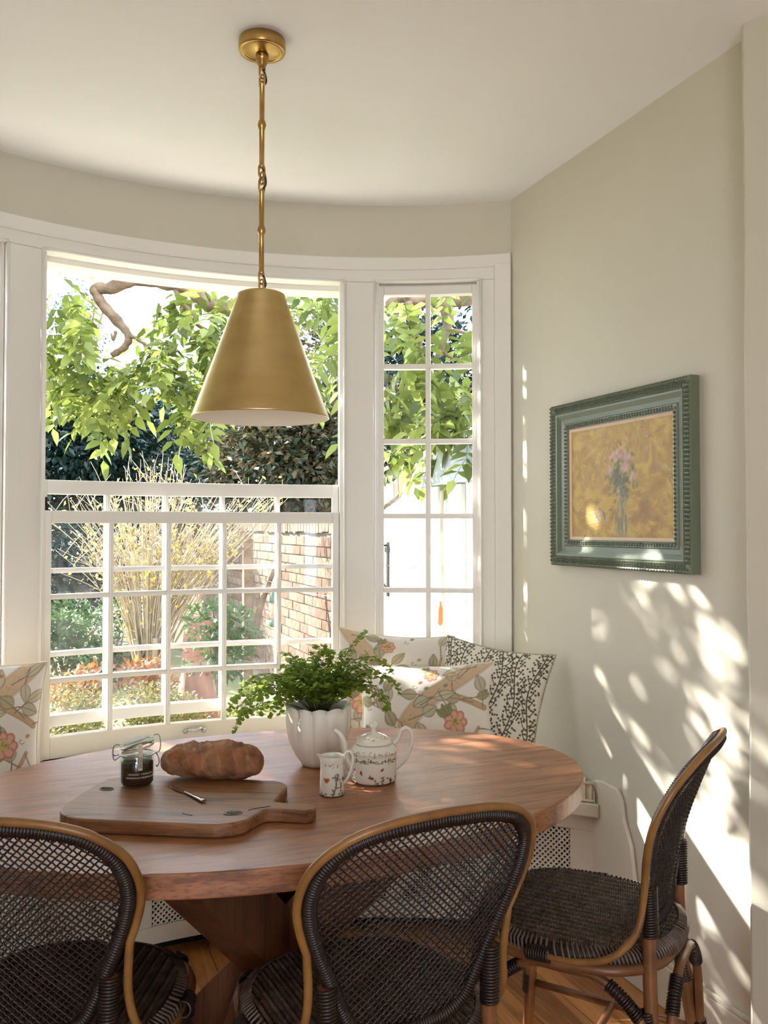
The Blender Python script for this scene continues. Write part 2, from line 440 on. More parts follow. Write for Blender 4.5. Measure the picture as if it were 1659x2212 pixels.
def sash(win, name, a0, a1, r0, r1, z0, z1, top, bot, stile, cols, zrows, glass, mw=.017):
    """curved sash: rails and stiles in one frame, each glazing bar and pane its own piece"""
    m = MB()
    m.arc(a0, a0+stile, r0, r1, z0, z1); m.arc(a1-stile, a1, r0, r1, z0, z1)
    m.arc(a0+stile, a1-stile, r0, r1, z1-top, z1); m.arc(a0+stile, a1-stile, r0, r1, z0, z0+bot)
    s = m.build(name, M['trim'], win, bevel=.0025)
    ga0, ga1, gz0, gz1 = a0+stile, a1-stile, z0+bot, z1-top
    mwa = math.degrees(mw/r0); rm = (r0+r1)/2
    acuts = [ga0+(ga1-ga0)*i/cols for i in range(cols+1)]
    zc = [gz0]+list(zrows)+[gz1]
    for a in acuts[1:-1]:
        b = MB(); b.arc(a-mwa/2, a+mwa/2, r0+.004, r1-.004, gz0, gz1, 1); b.arc(a-mwa*.22, a+mwa*.22, r0-.003, r0+.004, gz0, gz1, 1)
        b.build('glazing_bar', M['trim'], s)
    for z in zc[1:-1]:
        b = MB(); b.arc(ga0, ga1, r0+.004, r1-.004, z-mw/2, z+mw/2); b.arc(ga0, ga1, r0-.003, r0+.004, z-mw*.22, z+mw*.22)
        b.build('glazing_bar', M['trim'], s)
    for i in range(cols):
        for j in range(len(zc)-1):
            b = MB(); b.arc(acuts[i]+mwa*.4, acuts[i+1]-mwa*.4, rm-.0015, rm+.0015, zc[j]+mw*.4, zc[j+1]-mw*.4, 2)
            b.build('pane', glass, s)
    return s

# big sash window: the outer sash has been pulled down behind the inner one
w1 = struct(empty('window_1', (0, 0, 0)))
m = MB()
for a, b in ((-16.5, -16.05), (16.05, 16.5)): m.arc(a, b, RB+.012, RB+.165, .56, 2.288, 1)
m.arc(-16.5, 16.5, RB+.06, RB+.165, 2.268, 2.288)
m.build('sash_box', M['trim'], w1)
s1 = sash(w1, 'lower_sash', -16.0, 16.0, RB+.020, RB+.060, .558, 1.404, .043, .074, .72, 5, (.822, 1.108), M['glass'])
s2 = sash(w1, 'upper_sash', -16.0, 16.0, RB+.075, RB+.115, .655, 1.512, .050, .04, .75, 5, (.905, 1.195), M['glass'])
m = MB()                                                # little horn under the upper sash stile and a brass catch
for a in (-15.7, 15.7):
    m.arc(a-.3, a+.3, RB+.08, RB+.112, .60, .655, 1)
m.build('sash_horn', M['trim'], w1)
m = MB(); m.arc(-16.0, -15.5, RB+.03, RB+.055, 1.404, 1.425, 1); m.arc(-16.0, -15.7, RB+.022, RB+.032, 1.41, 1.45, 1)
m.build('sash_catch', M['bolt'], w1, bevel=.002)
m = MB()                                                # sash lift on the bottom rail
c0 = [Vector((*bp_(a, RB+.012), .602)) for a in (-1.2, -.8, -.2, .4, .8)]
m.tube([c0[0]+Vector((0, 0, .0)), c0[1]+Vector((0, -.012, .006)), c0[2]+Vector((0, -.018, .004)), c0[3]+Vector((0, -.014, .012)), c0[4]], .004, 8)
m.sphere(c0[0], .008, 8, 6); m.sphere(c0[4], .009, 8, 6)
m.build('sash_lift', M['steel'], w1)
rows = (.831, 1.105, 1.390, 1.678, 1.968)
for nm, sg in (('window_2', 1), ('window_3', -1)):
    w = struct(empty(nm))
    a0, a1 = (20.25, 32.25) if sg > 0 else (-32.25, -20.25)
    m = MB()
    for a, b in ((a0, a0+.35), (a1-.35, a1)): m.arc(a, b, RB+.012, RB+.15, .56, 2.288, 1)
    m.arc(a0, a1, RB+.04, RB+.15, 2.272, 2.288)
    m.build('window_frame', M['trim'], w)
    sash(w, 'casement', a0+.3, a1-.3, RB+.022, RB+.062, .566, 2.280, .034, .05, .62, 2, rows, M['glassbay'], .019)

# ------------------------------------------------------------------ window seat
bench = tag(empty('window_seat', (BC[0], BC[1]+1.6, 0)), 'cream painted curved window seat with lattice front under the bay window', 'window seat')
def bbuild(m, name, mat, bevel=0, kind=None, parent=None):
    o = m.build(name, mat, parent or bench, kind, bevel); 
    if parent is None: o.location = (-BC[0], -BC[1]-1.6, 0)
    return o
AB = 48.4
m = MB(); m.arc(-AB, AB, 1.452, 1.47, .438, .480, 60); m.arc(-AB, AB, 1.47, 1.56, .452, .480, 60)
m.arc(-AC+.3, AC-.3, 1.56, RB-.002, .452, .480, 60)
# the seat runs on to the side walls past the end of the bay
def clip(a): return min(RB-.004, (WX-.016-BC[0])/max(abs(sin(rad(a))), 1e-6))
V = []; F = []
for sg in (-1, 1):
    n0 = len(V)
    for i in range(13):
        a = AC-.5+(AB-AC+.5)*i/12; rr = clip(a)
        for r, z in ((1.5, .452), (rr, .452), (rr, .480), (1.5, .480)): V.append((*bp_(a*sg, r), z))
    for i in range(12):
        for k in range(4): F.append((n0+4*i+k, n0+4*i+(k+1) % 4, n0+4*i+4+(k+1) % 4, n0+4*i+4+k))
m.add(V, F)
bbuild(m, 'seat_board', M['seatpaint'], .004)
panels = [(-44.6, -29.5), (-27, -10.5), (-8, 8), (10.5, 27), (29.5, 44.6)]
m = MB(); m.arc(-AB, AB, 1.485, 1.505, .385, .452, 60); m.arc(-AB, AB, 1.485, 1.505, .050, .104, 60)
edges = [-AB]+[q for p in panels for q in p]+[AB]
for a, b in zip(edges[0::2], edges[1::2]): m.arc(a, b, 1.485, 1.505, .104, .385)
bbuild(m, 'front_frame', M['seatpaint'], .002)
for a0, a1 in panels:
    m = MB(); L_ = rad(a1-a0)*1.495; H_ = .281; p = .0178; hw = .0031
    kmin = -int(H_/p)-1; kmax = int(L_/p)+1
    for sgn in (1, -1):
        for k_ in range(kmin, kmax+1):
            s0 = k_*p+.004; pts = []
            t0 = max(0, -s0); t1 = min(H_, L_-s0)
            if t1-t0 < .01: continue
            V = []; n = max(2, int((t1-t0)/.06)+1)
            for i in range(n+1):
                t = t0+(t1-t0)*i/n; s_ = s0+t; z = .104+(t if sgn > 0 else H_-t)
                off = hw*.7071; rr = 1.490 if sgn > 0 else 1.4925
                for ds, dz, dr in ((-off, off*sgn, 0), (off, -off*sgn, 0), (off, -off*sgn, .005), (-off, off*sgn, .005)):
                    sa = min(max(s_+ds, 0), L_); za = min(max(z+dz, .104), .385)
                    a = a0+math.degrees(sa/1.495); V.append((*bp_(a, rr+dr), za))
            F = []
            for i in range(n):
                for k in range(4): F.append((4*i+k, 4*i+(k+1) % 4, 4*i+4+(k+1) % 4, 4*i+4+k))
            F += [(3, 2, 1, 0), (4*n, 4*n+1, 4*n+2, 4*n+3)]
            m.add(V, F)
    bbuild(m, 'lattice_panel', M['seatpaint'], kind='stuff')
m = MB(); m.arc(-AB+.5, AB-.5, 1.56, 1.58, 0, .452, 50); bbuild(m, 'inner_shade', M['void'])  # near-black backing painted as the shade behind the lattice
# shaped end board against the right wall
yz = [(2.150, 0), (2.150, .14), (2.158, .28), (2.180, .40), (2.215, .47), (2.222, .52), (2.245, .552), (2.315, .556), (2.36, .548), (2.40, .53), (2.88, .53), (2.88, 0)]
for xx in (WX-.015, LX+.001):
    V = [(xx, y, z) for y, z in yz]+[(xx+.014, y, z) for y, z in yz]; n = len(yz)
    m = MB(); m.add(V, [tuple(range(n)), tuple(n+i for i in reversed(range(n)))]+[(i, (i+1) % n, n+(i+1) % n, n+i) for i in range(n)])
    bbuild(m, 'end_board', M['seatpaint'], .003)

# striped squab on the seat (one long fitted cushion)
def stripemat():
    m, N, L, b = newmat('ticking_stripe')
    a = N.new('ShaderNodeVertexColor'); a.layer_name = 'print'; L.new(a.outputs['Color'], b.inputs['Base Color']); b.inputs['Roughness'].default_value = .85
    return m
V = []; F = []; C = []; na = 1200
prof = [(.02, .482), (.002, .487), (-.006, .50), (-.007, .52), (-.002, .535), (.02, .545), (.10, .552), (.25, .553), (.40, .548), (.42, .53), (.42, .482)]
cream = np.array(lin((236, 228, 210))); tan = np.array(lin((176, 160, 134)))
for i in range(na+1):
    a = -47.9+95.8*i/na; rr = clip(a)-.012; e = min(1, (47.9-abs(a))/1.2)
    for d, z in prof:
        f = d/.42; r = 1.472+.0+(min(rr, 1.884)-1.472)*max(0, f) + (d if d < 0 else 0)
        zz = .482+(z-.482)*(.35+.65*sqrt(max(e, 0)))
        V.append((*bp_(a, r), zz))
        s_ = (rad(a)*1.47) % .021
        C.append(tan if (s_ < .0075 or .0105 < s_ < .0125) else cream)
k = len(prof)
for i in range(na):
    for j in range(k-1): F.append((i*k+j, (i+1)*k+j, (i+1)*k+j+1, i*k+j+1))
me = npmesh('seat_squab', V, F, True); vcol(me, C)
sq = tag(link('seat_squab', me, stripemat()), 'long cream and tan striped squab cushion lying along the window seat', 'cushion')
m = MB()
for z in (.486, .540): m.tube([(*bp_(-47.7+95.4*i/80, 1.466), z) for i in range(81)], .0045, 6)
m.build('piping', M['piping'], sq)
# ------------------------------------------------------------------ dining table
TX, TY, TA, TB, TZ = .533, 2.026, .768, .517, .75
tab = tag(empty('dining_table', (TX, TY, 0)), 'oval oak dining table with thick top on crossed wooden beams', 'table')
ov = [(TA*cos(2*pi*i/128), TB*sin(2*pi*i/128)) for i in range(128)]
MB().prism(ov, TZ-.046, TZ, bev=.004, smooth=False).build('table_top', M['oak'], tab)
cxz = .36
for q, (dx, dy) in enumerate(((-.62, -.785), (-.785, .62))):
    for sgn in (1, -1):
        d = Vector((dx, dy, 0)); nrm = Vector((-dy, dx, 0))
        half_t = .40 if q == 0 else .33
        top = d*half_t*sgn + Vector((0, 0, TZ-.05)); bot = -d*half_t*sgn + Vector((0, 0, .004))
        ax = (top-bot).normalized(); side = nrm; up = ax.cross(side)
        wid = .048 if sgn > 0 else .0478
        m = MB(); V = []
        hh = .066
        # ends cut level with floor and table top
        for P, zz in ((bot, .002), (top, TZ-.046)):
            for s_, u_ in ((-1, -1), (1, -1), (1, 1), (-1, 1)):
                p = P+side*wid*s_+up*hh*u_; t = (zz-p.z)/ax.z; V.append(p+ax*t)
        m.add(V, [(3, 2, 1, 0), (4, 5, 6, 7), (0, 1, 5, 4), (1, 2, 6, 5), (2, 3, 7, 6), (3, 0, 4, 7)])
        m.build('leg_beam', M['oakleg'], tab, bevel=.003)

# ------------------------------------------------------------------ pendant lamp
PX, PY = .522, 2.170
lamp = tag(empty('pendant_lamp', (PX, PY, CZ)), 'aged brass pendant lamp with cone shade hanging from ceiling rods and chain', 'lamp')
dz = lambda z: z-CZ
m = MB(); m.lathe([(.058, 0), (.0595, -.003), (.0595, -.026), (.057, -.030), (.049, -.030), (.048, -.027), (.046, -.0265), (.020, -.034), (.014, -.036)][::-1], 48)
m.build('canopy', M['brass_rod'], lamp)
m = MB(); m.lathe([(.0165, -.034), (.0165, -.052), (.0125, -.054), (.0125, -.062), (.009, -.064), (.009, -.074)][::-1], 24)
m.build('canopy_neck', M['brass_rod'], lamp)
def chain_link(z, ang, h=.0165, w=.0085, r=.0026):
    pts = []
    for i in range(20):
        a = 2*pi*i/20; pts.append(Vector((w*cos(a), 0, z+(h-w)*(1 if sin(a) > 0 else -1)*min(1, abs(sin(a))*3)+w*sin(a)*.9)))
    R = Matrix.Rotation(ang, 4, 'Z')
    MB().tube(pts, r, 8, closed=True, M=R).build('chain_link', M['brass_rod'], lamp)
def rod(z1, z0, zk):
    L_ = []
    for r, z in ((.0045, z0-.006), (.0075, z0-.002), (.0075, z0+.003), (.0066, z0+.004), (.0066, zk-.012), (.0085, zk-.010), (.0095, zk-.005), (.0112, zk), (.0095, zk+.005), (.0085, zk+.010), (.0066, zk+.012), (.0066, z1-.004), (.0075, z1-.003), (.0075, z1+.002), (.0045, z1+.006)): L_.append((r, z))
    MB().lathe(L_, 20).build('rod', M['brass_rod'], lamp)
for z, a in ((-.082, .5), (-.104, 2.1)): chain_link(z, a)
rod(dz(2.474), dz(2.262), dz(2.368))
for z, a in ((2.249, .3), (2.231, 1.9), (2.212, .4)): chain_link(dz(z), a)
rod(dz(2.197), dz(1.990), dz(2.098))
for z, a in ((1.977, .5), (1.957, 2.0)): chain_link(dz(z), a)
m = MB()
for a, b in ((-.070, -.118), (dz(2.262), dz(2.200)), (dz(1.99), dz(1.945))):
    m = MB(); m.tube(spline([(0, 0, a), (.009, .004, a*.7+b*.3), (.011, .003, a*.3+b*.7), (0, 0, b)], 6), .0028, 6); m.build('flex', M['cord'], lamp)

zt, zb = dz(1.934), dz(1.620)
m = MB(); m.lathe([(.1705, zb), (.1725, zb+.001), (.1715, zb+.004), (.060, zt-.006), (.0605, zt-.003), (.0585, zt), (.050, zt+.004), (.020, zt+.007), (.009, zt+.010)], 96, cap=False)
sh = m.build('shade', M['brass'], lamp)
m = MB(); m.lathe([(.1705, zb), (.0572, zt-.006), (.006, zt-.003)], 96, cap=False); m.build('shade_lining', M['enamel'], sh)
m = MB(); m.sphere((-.022, -.0555, zt-.016), .0028, 8, 6); m.build('screw', M['bolt'], sh)
m = MB(); m.lathe([(.006, zt-.003), (.018, zt-.01), (.018, zt-.06), (.013, zt-.062), (.013, zt-.003)], 20); m.build('lampholder', M['brass_rod'], lamp)
m = MB(); m.lathe([(.002, zt-.175), (.02, zt-.168), (.029, zt-.148), (.029, zt-.13), (.02, zt-.105), (.013, zt-.085), (.013, zt-.06)], 24); m.build('bulb', M['enamel'], lamp)

# ------------------------------------------------------------------ painting on the right wall
y0, y1, z0, z1 = 1.887, 2.581, 1.219, 1.757
fw, fh = y1-y0, z1-z0
pic = tag(empty('framed_painting', (WX, (y0+y1)/2, (z0+z1)/2)), 'flower painting in a carved sage green frame hanging on the right wall', 'painting')
pic.rotation_euler = (0, 0, 0)
# local: u = -y (left to right as seen from the room is +y -> -y), so build straight in y,z with depth towards -x
prof = [(0, 0), (0, .028), (.004, .031), (.010, .029), (.012, .027), (.034, .029), (.036, .027), (.040, .030), (.046, .029), (.062, .019), (.078, .016), (.082, .020), (.098, .0175), (.101, .014), (.104, .014), (.104, .006)]
KF = .84
prof = [(d*KF, h) for d, h in prof]
def ringpts(d, h): return [(-h, s1*(fw/2-d), s2*(fh/2-d)) for s1, s2 in ((1, -1), (1, 1), (-1, 1), (-1, -1))]
for e in range(4):                                       # four mitred lengths
    V = []; F = []
    for d, h in prof:
        R_ = ringpts(d, h); V += [R_[e], R_[(e+1) % 4]]
    for i in range(len(prof)-1): F.append((2*i, 2*i+1, 2*i+3, 2*i+2))
    MB().add(V, F).build('frame_rail', M['frame'], pic)
m = MB()
def knobs(d, h, pitch, sy, sz, off=0):
    d *= KF
    for e in range(4):
        A, B = Vector(ringpts(d, h)[e]), Vector(ringpts(d, h)[(e+1) % 4]); L_ = (B-A).length; n = int(L_/pitch)
        t = (B-A).normalized(); nn = Vector((1, 0, 0)).cross(t)
        for i in range(n):
            c = A+t*(pitch*(i+.5+off)); s_ = sz/2; w_ = sy/2
            V = [c-t*s_, c+nn*w_, c+t*s_, c-nn*w_, c+Vector((-.0055, 0, 0))]
            m.add(V, [(0, 1, 4), (1, 2, 4), (2, 3, 4), (3, 0, 4)], False)
knobs(.016, .0280, .0125, .009, .0115); knobs(.023, .0286, .0125, .009, .0115, .5); knobs(.030, .029, .0125, .009, .0115)
knobs(.005, .031, .0125, .008, .0105, .5); knobs(.088, .019, .0125, .010, .0115); knobs(.095, .018, .0125, .008, .0115, .5)
m.build('carved_beading', M['frame'], pic, kind='stuff')
m = MB()
for e in range(4):
    V = []
    for d, h in ((.104*KF, .012), (.115*KF, .009), (.115*KF, .004)):
        R_ = ringpts(d, h); V += [R_[e], R_[(e+1) % 4]]
    m.add(V, [(0, 1, 3, 2), (2, 3, 5, 4)])
m.build('linen_slip', M['slip'], pic)
MB().box(-.004, 0, -fw/2+.01, fw/2-.01, -fh/2+.01, fh/2-.01).build('backing', M['gilt'], pic)

class Canvas:
    """a flat print described by strokes, sampled on a grid of points"""
    def __init__(s, U, V, base): s.u = U; s.v = V; s.c = np.tile(np.array(lin(base)), (len(U), 1))
    def blend(s, mask, col, a=1.0):
        c = np.array(lin(col)); w = (mask*a)[:, None]; s.c = s.c*(1-w)+c*w
    def ell(s, x, y, rx, ry, ang, col, a=1.0, soft=.25):
        du = s.u-x; dv = s.v-y; i = np.nonzero((abs(du) < max(rx, ry)*1.3) & (abs(dv) < max(rx, ry)*1.3))[0]
        if not len(i): return
        c_, s_ = cos(ang), sin(ang); p = (du[i]*c_+dv[i]*s_)/rx; q = (-du[i]*s_+dv[i]*c_)/ry
        d = np.sqrt(p*p+q*q); w = np.clip((1-d)/soft+.5, 0, 1)*a
        s.c[i] = s.c[i]*(1-w[:, None])+np.array(lin(col))*w[:, None]
    def leaf(s, x, y, L, W, ang, col, edge=None, a=1.0):
        """pointed leaf from (x,y) along ang, with darker outline and midrib"""
        du = s.u-x; dv = s.v-y; i = np.nonzero(du*du+dv*dv < (L*1.1)**2)[0]
        if not len(i): return
        c_, s_ = cos(ang), sin(ang); p = (du[i]*c_+dv[i]*s_)/L; q = (-du[i]*s_+dv[i]*c_)/W
        h = np.where((p > 0) & (p < 1), np.sin(np.clip(p, 0, 1)**.8*pi), 0)
        m_ = np.clip((h-abs(q))/.15, 0, 1)*a
        s.c[i] = s.c[i]*(1-m_[:, None])+np.array(lin(col))*m_[:, None]
        if edge:
            r_ = (np.clip(1-abs(abs(q)-h*.92)/.16, 0, 1)*(h > .05) + np.clip(1-abs(q)/.12, 0, 1)*(h > .15))*.85*a
            r_ = np.clip(r_, 0, 1); s.c[i] = s.c[i]*(1-r_[:, None])+np.array(lin(edge))*r_[:, None]
    def line(s, pts, w, col, a=1.0):
        col = np.array(lin(col)); best = np.full(len(s.u), 9.0)
        for k in range(len(pts)-1):
            (x0_, y0_), (x1_, y1_) = pts[k][:2], pts[k+1][:2]
            ww = w if not hasattr(w, '__len__') else w[k]
            dx, dy = x1_-x0_, y1_-y0_; L2 = dx*dx+dy*dy+1e-12
            i = np.nonzero((s.u > min(x0_, x1_)-2*ww) & (s.u < max(x0_, x1_)+2*ww) & (s.v > min(y0_, y1_)-2*ww) & (s.v < max(y0_, y1_)+2*ww))[0]
            if not len(i): continue
            t = np.clip(((s.u[i]-x0_)*dx+(s.v[i]-y0_)*dy)/L2, 0, 1)
            d = np.hypot(s.u[i]-x0_-t*dx, s.v[i]-y0_-t*dy)/ww
            best[i] = np.minimum(best[i], d)
        m_ = np.clip((1-best)/.4+.3, 0, 1)*a
        s.c = s.c*(1-m_[:, None])+col*m_[:, None]

# canvas of the picture: u to the right as seen, v up, unit = metre
cw, ch = fw-.230*KF, fh-.230*KF; n1, n2 = 230, 190
U, Vv = np.meshgrid(np.linspace(-cw/2, cw/2, n1), np.linspace(-ch/2, ch/2, n2)); U = U.ravel(); Vv = Vv.ravel()
cv = Canvas(U, Vv, (178, 146, 78)); rp = random.Random(3)
for i in range(420):
    col = rp.choice([(200, 164, 78), (178, 142, 66), (206, 176, 96), (168, 132, 66), (186, 154, 92), (214, 182, 84), (160, 128, 74)])
    cv.ell(rp.uniform(-cw/2, cw/2), rp.uniform(-ch/2, ch/2), rp.uniform(.008, .04), rp.uniform(.004, .014), rp.uniform(-.9, 2.2), col, .45, .8)
for i in range(60):
    cv.ell(rp.uniform(-cw/2, cw/2), rp.uniform(-ch/2, -.02), rp.uniform(.01, .04), rp.uniform(.006, .016), rp.uniform(-.4, .4), rp.choice([(206, 172, 76), (198, 160, 70), (150, 110, 66)]), .45, .7)
for i in range(160):
    cv.ell(rp.uniform(-cw/2, cw/2), rp.uniform(-ch/2, ch/2), rp.uniform(.004, .012), .0012, rp.uniform(0, 3), rp.choice([(228, 204, 140), (120, 92, 48), (150, 140, 110)]), .6, .5)
K = 1.3
for i in range(70):   # glass vase
    cv.ell(rp.gauss(.012, .012)*K, rp.uniform(-.128, -.02)*K, .0045, rp.uniform(.012, .024), rp.uniform(-.15, .15), rp.choice([(140, 132, 96), (160, 150, 116), (112, 108, 86), (176, 166, 130)]), .6, .6)
cv.ell(.012*K, -.13*K, .026, .007, 0, (150, 140, 120), .7)
for i in range(170):   # leaves and blooms
    a = rp.gauss(0, 1); b = rp.gauss(0, 1)
    cv.ell((.006+a*.022)*K, (.014+b*.026)*K, rp.uniform(.005, .012), rp.uniform(.003, .007), rp.uniform(0, 3), rp.choice([(96, 104, 82), (110, 116, 90), (84, 92, 74), (128, 126, 98)]), .6, .6)
for x, y, r in ((-.012, .058, .016), (.012, .066, .015), (.028, .048, .017), (.020, .030, .014), (-.040, .026, .013), (.056, .010, .010)):
    for i in range(12): cv.ell((x+rp.gauss(0, r*.5))*K, (y+rp.gauss(0, r*.5))*K, r*.65, r*.45, rp.uniform(0, 3), rp.choice([(200, 164, 148), (186, 148, 140), (208, 178, 156), (176, 136, 126)]), .6, .5)
for x, y, a in ((-.118, -.112, -.9), (-.094, -.094, -.7), (-.078, -.108, -1.1)):
    cv.ell(x, y, .028, .009, a, (168, 150, 132), .85); cv.ell(x+.004, y+.004, .016, .003, a, (112, 96, 92), .8)
for i in range(30): cv.ell(.12+rp.gauss(0, .025), -.10+rp.gauss(0, .025), .024, .008, rp.uniform(-.5, .5), rp.choice([(150, 112, 70), (160, 124, 78)]), .4, .7)
# as seen from the room +u points to -y
PV = np.c_[np.full(len(U), -.0065)-.0012*RNG.random(len(U)), -U, Vv]
ii = (np.arange(n2-1)[:, None]*n1+np.arange(n1-1)[None]).ravel()
PF = np.c_[ii, ii+n1, ii+n1+1, ii+1]
me = npmesh('canvas', PV, PF, True); vcol(me, cv.c); link('canvas', me, vmat('oil_paint', .42, .35, 160), pic)

# ------------------------------------------------------------------ rattan bistro chairs
OUT = [(0, 0), (.07, .01), (.115, .06), (.14, .16), (.165, .3), (.192, .45), (.212, .6), (.215, .72), (.2, .84), (.16, .935), (.09, .985), (0, 1.0)]
def back_pt(a, t, off=0):
    """point on the scooped back, off = distance behind the surface"""
    y = -.185-.055*t-.065*t*t+.95*a*a*(1-.35*t)
    return Vector((a, y-off, .490+.395*t))
half = spline([(a, t, 0) for a, t in OUT], 10)
loop = half + [Vector((-p.x, p.y, 0)) for p in reversed(half[1:-1])]
def halfw(t):
    for p, q in zip(half[:-1], half[1:]):
        if p.y <= t <= q.y and q.y > p.y: return p.x+(q.x-p.x)*(t-p.y)/(q.y-p.y)
    return 0
CM = {}
def chair_mesh():
    # golden outer pole: seat front -> side -> up the back -> over the top
    up = [p for p in half if p.y > .42]
    R_ = [back_pt(p.x*1.0+.006, p.y) + Vector((0, -.004, 0)) for p in up if p.y < .93]
    topc = [back_pt(0, 1.0)+Vector((0, -.005, .008))]
    top_r = [back_pt(p.x+.006*(p.x/.2), p.y)+Vector((0, -.005, .008*(p.y-.9)/.1)) for p in up if p.y >= .93 and p.x > .005]
    low = spline([(.150, .205, .436), (.196, .15, .440), (.216, .05, .436), (.220, -.05, .440), (.213, -.125, .462), (.199, -.172, .515), (.190, -.186, .58), R_[0]], 7)[:-1]
    right = low + R_ + top_r
    path = right + topc + [Vector((-p.x, p.y, p.z)) for p in reversed(right)]
    CM['outer_pole'] = MB().tube(path, .0075, 9).mesh('outer_pole')
    # second thin pole under the seat edge
    m = MB()
    ring = spline([(.14, .215, .425), (.205, .13, .428), (.215, -.02, .428), (.195, -.13, .43), (.12, -.20, .43), (0, -.215, .43), (-.12, -.20, .43), (-.195, -.13, .43), (-.215, -.02, .428), (-.205, .13, .428), (-.14, .215, .425), (0, .226, .425)], 5, True)
    m.tube(ring, .012, 8, closed=True); CM['seat_ring'] = m.mesh('seat_ring')
    # wrapped border of the back: core + windings
    core = [back_pt(p.x*.935, .010+p.y*.976) for p in loop]
    m = MB(); m.tube(core, .0115, 8, closed=True)
    dense = spline(core, 3, True); acc = 0
    lens = [(dense[(i+1) % len(dense)]-dense[i]).length for i in range(len(dense))]; tot = sum(lens); nr = int(tot/.0052)
    i = 0; pos = 0
    for k in range(nr):
        target = tot*k/nr
        while pos+lens[i] < target: pos += lens[i]; i += 1
        f = (target-pos)/lens[i]; c = dense[i].lerp(dense[(i+1) % len(dense)], f); t = (dense[(i+1) % len(dense)]-dense[i-1]).normalized()
        n_ = t.orthogonal().normalized(); b_ = t.cross(n_); V = []
        for q in range(10):
            a = 2*pi*q/10; rad_ = n_*cos(a)+b_*sin(a)
            V += [c-t*.0024+rad_*.0115, c+rad_*.0142+t*.0006*sin(a*2), c+t*.0024+rad_*.0115]
        F = []
        for q in range(10):
            q2 = (q+1) % 10
            F += [(3*q, 3*q2, 3*q2+1, 3*q+1), (3*q+1, 3*q2+1, 3*q2+2, 3*q+2)]
        m.add(V, F, True)
    CM['wrapped_border'] = m.mesh('wrapped_border', False)
    # open diagonal weave
    m = MB(); Hs = .41; pitch = .0102; st = .0051
    def inside(a, b): return 0.02 < b/Hs < .985 and abs(a) < halfw(b/Hs)*.92
    for sg in (1, -1):
        for k in range(-70, 71):
            run = []; idx = 0
            n = int(.62/st)
            for j in range(n+1):
                s_ = j*st
                # diagonal through (k*pitch*sqrt2, 0)
                b = s_*.7071*1.0; a = sg*(k*pitch*1.4142+b*1.0-.2)
                if inside(a, b):
                    w_ = .0011*(1 if (j+k*(1 if sg > 0 else 1)) % 2 else -1)*sg
                    run.append(back_pt(a, b/Hs, w_))
                else:
                    if len(run) > 2:
                        m.tube(run, .0030, 4, smooth=True, cap=False, flat=.5)
                    run = []
            if len(run) > 2: m.tube(run, .0030, 4, smooth=True, cap=False, flat=.5)
    CM['woven_back'] = m.mesh('woven_back', False)
    # seat: body + chevron strands
    def seat_r(a):
        e = .82; c_, s_ = cos(a), sin(a)
        x = .212*math.copysign(abs(c_)**e, c_); y = .222*math.copysign(abs(s_)**e, s_)
        if y < 0: x *= 1-.10*(y/.222)**2
        return x, y
    rim = [seat_r(2*pi*i/64) for i in range(64)]
    MBs = MB(); V = []; F = []
    lev = [(.93, .418), (1.0, .424), (1.035, .440), (1.02, .456), (.97, .464), (.6, .462), (.25, .459)]
    for s_, z in lev: V += [(x_*s_, y_*s_, z) for x_, y_ in rim]
    for k in range(len(lev)-1):
        for i in range(64): j = (i+1) % 64; F.append((64*k+i, 64*k+j, 64*k+64+j, 64*k+64+i))
    V.append((0, 0, .458)); top = len(V)-1
    F += [(64*6+i, 64*6+(i+1) % 64, top) for i in range(64)]; F.append(tuple(reversed(range(64))))
    CM['seat'] = MBs.add(V, F, True).mesh('seat')
    m = MB()
    cwid = .0112; pit = .0056
    for ci in range(-20, 21):
        x = ci*cwid
        for ri in range(-42, 43):
            y = ri*pit
            quad = (1 if ci % 2 else -1)
            rr = sqrt((x/.212)**2+(y/.222)**2)
            aa = math.atan2(y, x); lim = sqrt(seat_r(aa)[0]**2+seat_r(aa)[1]**2)
            if sqrt(x*x+y*y) > lim*1.0: continue
            d = Vector((.78*1, .62*quad, 0)); n_ = Vector((-d.y, d.x, 0)); L_ = .0076; w_ = .0024
            z = .4605+.004*min(1, rr*1.2)-(.010*max(0, (sqrt(x*x+y*y)/lim-.93)/.07))
            c = Vector((x, y, z))
            V = [c-d*L_-Vector((0, 0, .0012)), c-n_*w_, c+d*L_-Vector((0, 0, .0012)), c+n_*w_, c+Vector((0, 0, .0044))-d*.003, c+Vector((0, 0, .0044))+d*.003]
            m.add(V, [(0, 1, 4), (1, 5, 4), (1, 2, 5), (2, 3, 5), (3, 4, 5), (3, 0, 4)], True)
    # edge strands
    for i in range(150):
        a = 2*pi*i/150; x_, y_ = seat_r(a); o = Vector((x_, y_, 0)).normalized(); t = Vector((-o.y, o.x, 0))*.55
        P = [Vector((x_, y_, 0))*s_+Vector((0, 0, z))+t*.01*q for q, (s_, z) in enumerate(((.95, .467), (1.03, .458), (1.047, .442), (1.01, .425)))]
        m.tube(P, .0034, 4, cap=False)
    CM['seat_weave'] = m.mesh('seat_weave', False)
    # legs
    for nm, pts in {'front_leg': [(.175, .175, .425), (.185, .190, .25), (.198, .208, 0)], 'rear_leg': [(.160, -.190, .60), (.157, -.192, .54), (.158, -.190, .45), (.172, -.205, .22), (.185, -.250, 0)]}.items():
        for sx in (1, -1):
            CM[nm+str(sx)] = MB().tube(spline([(x_*sx, y_, z_) for x_, y_, z_ in pts], 6), .0145, 9).mesh('leg')
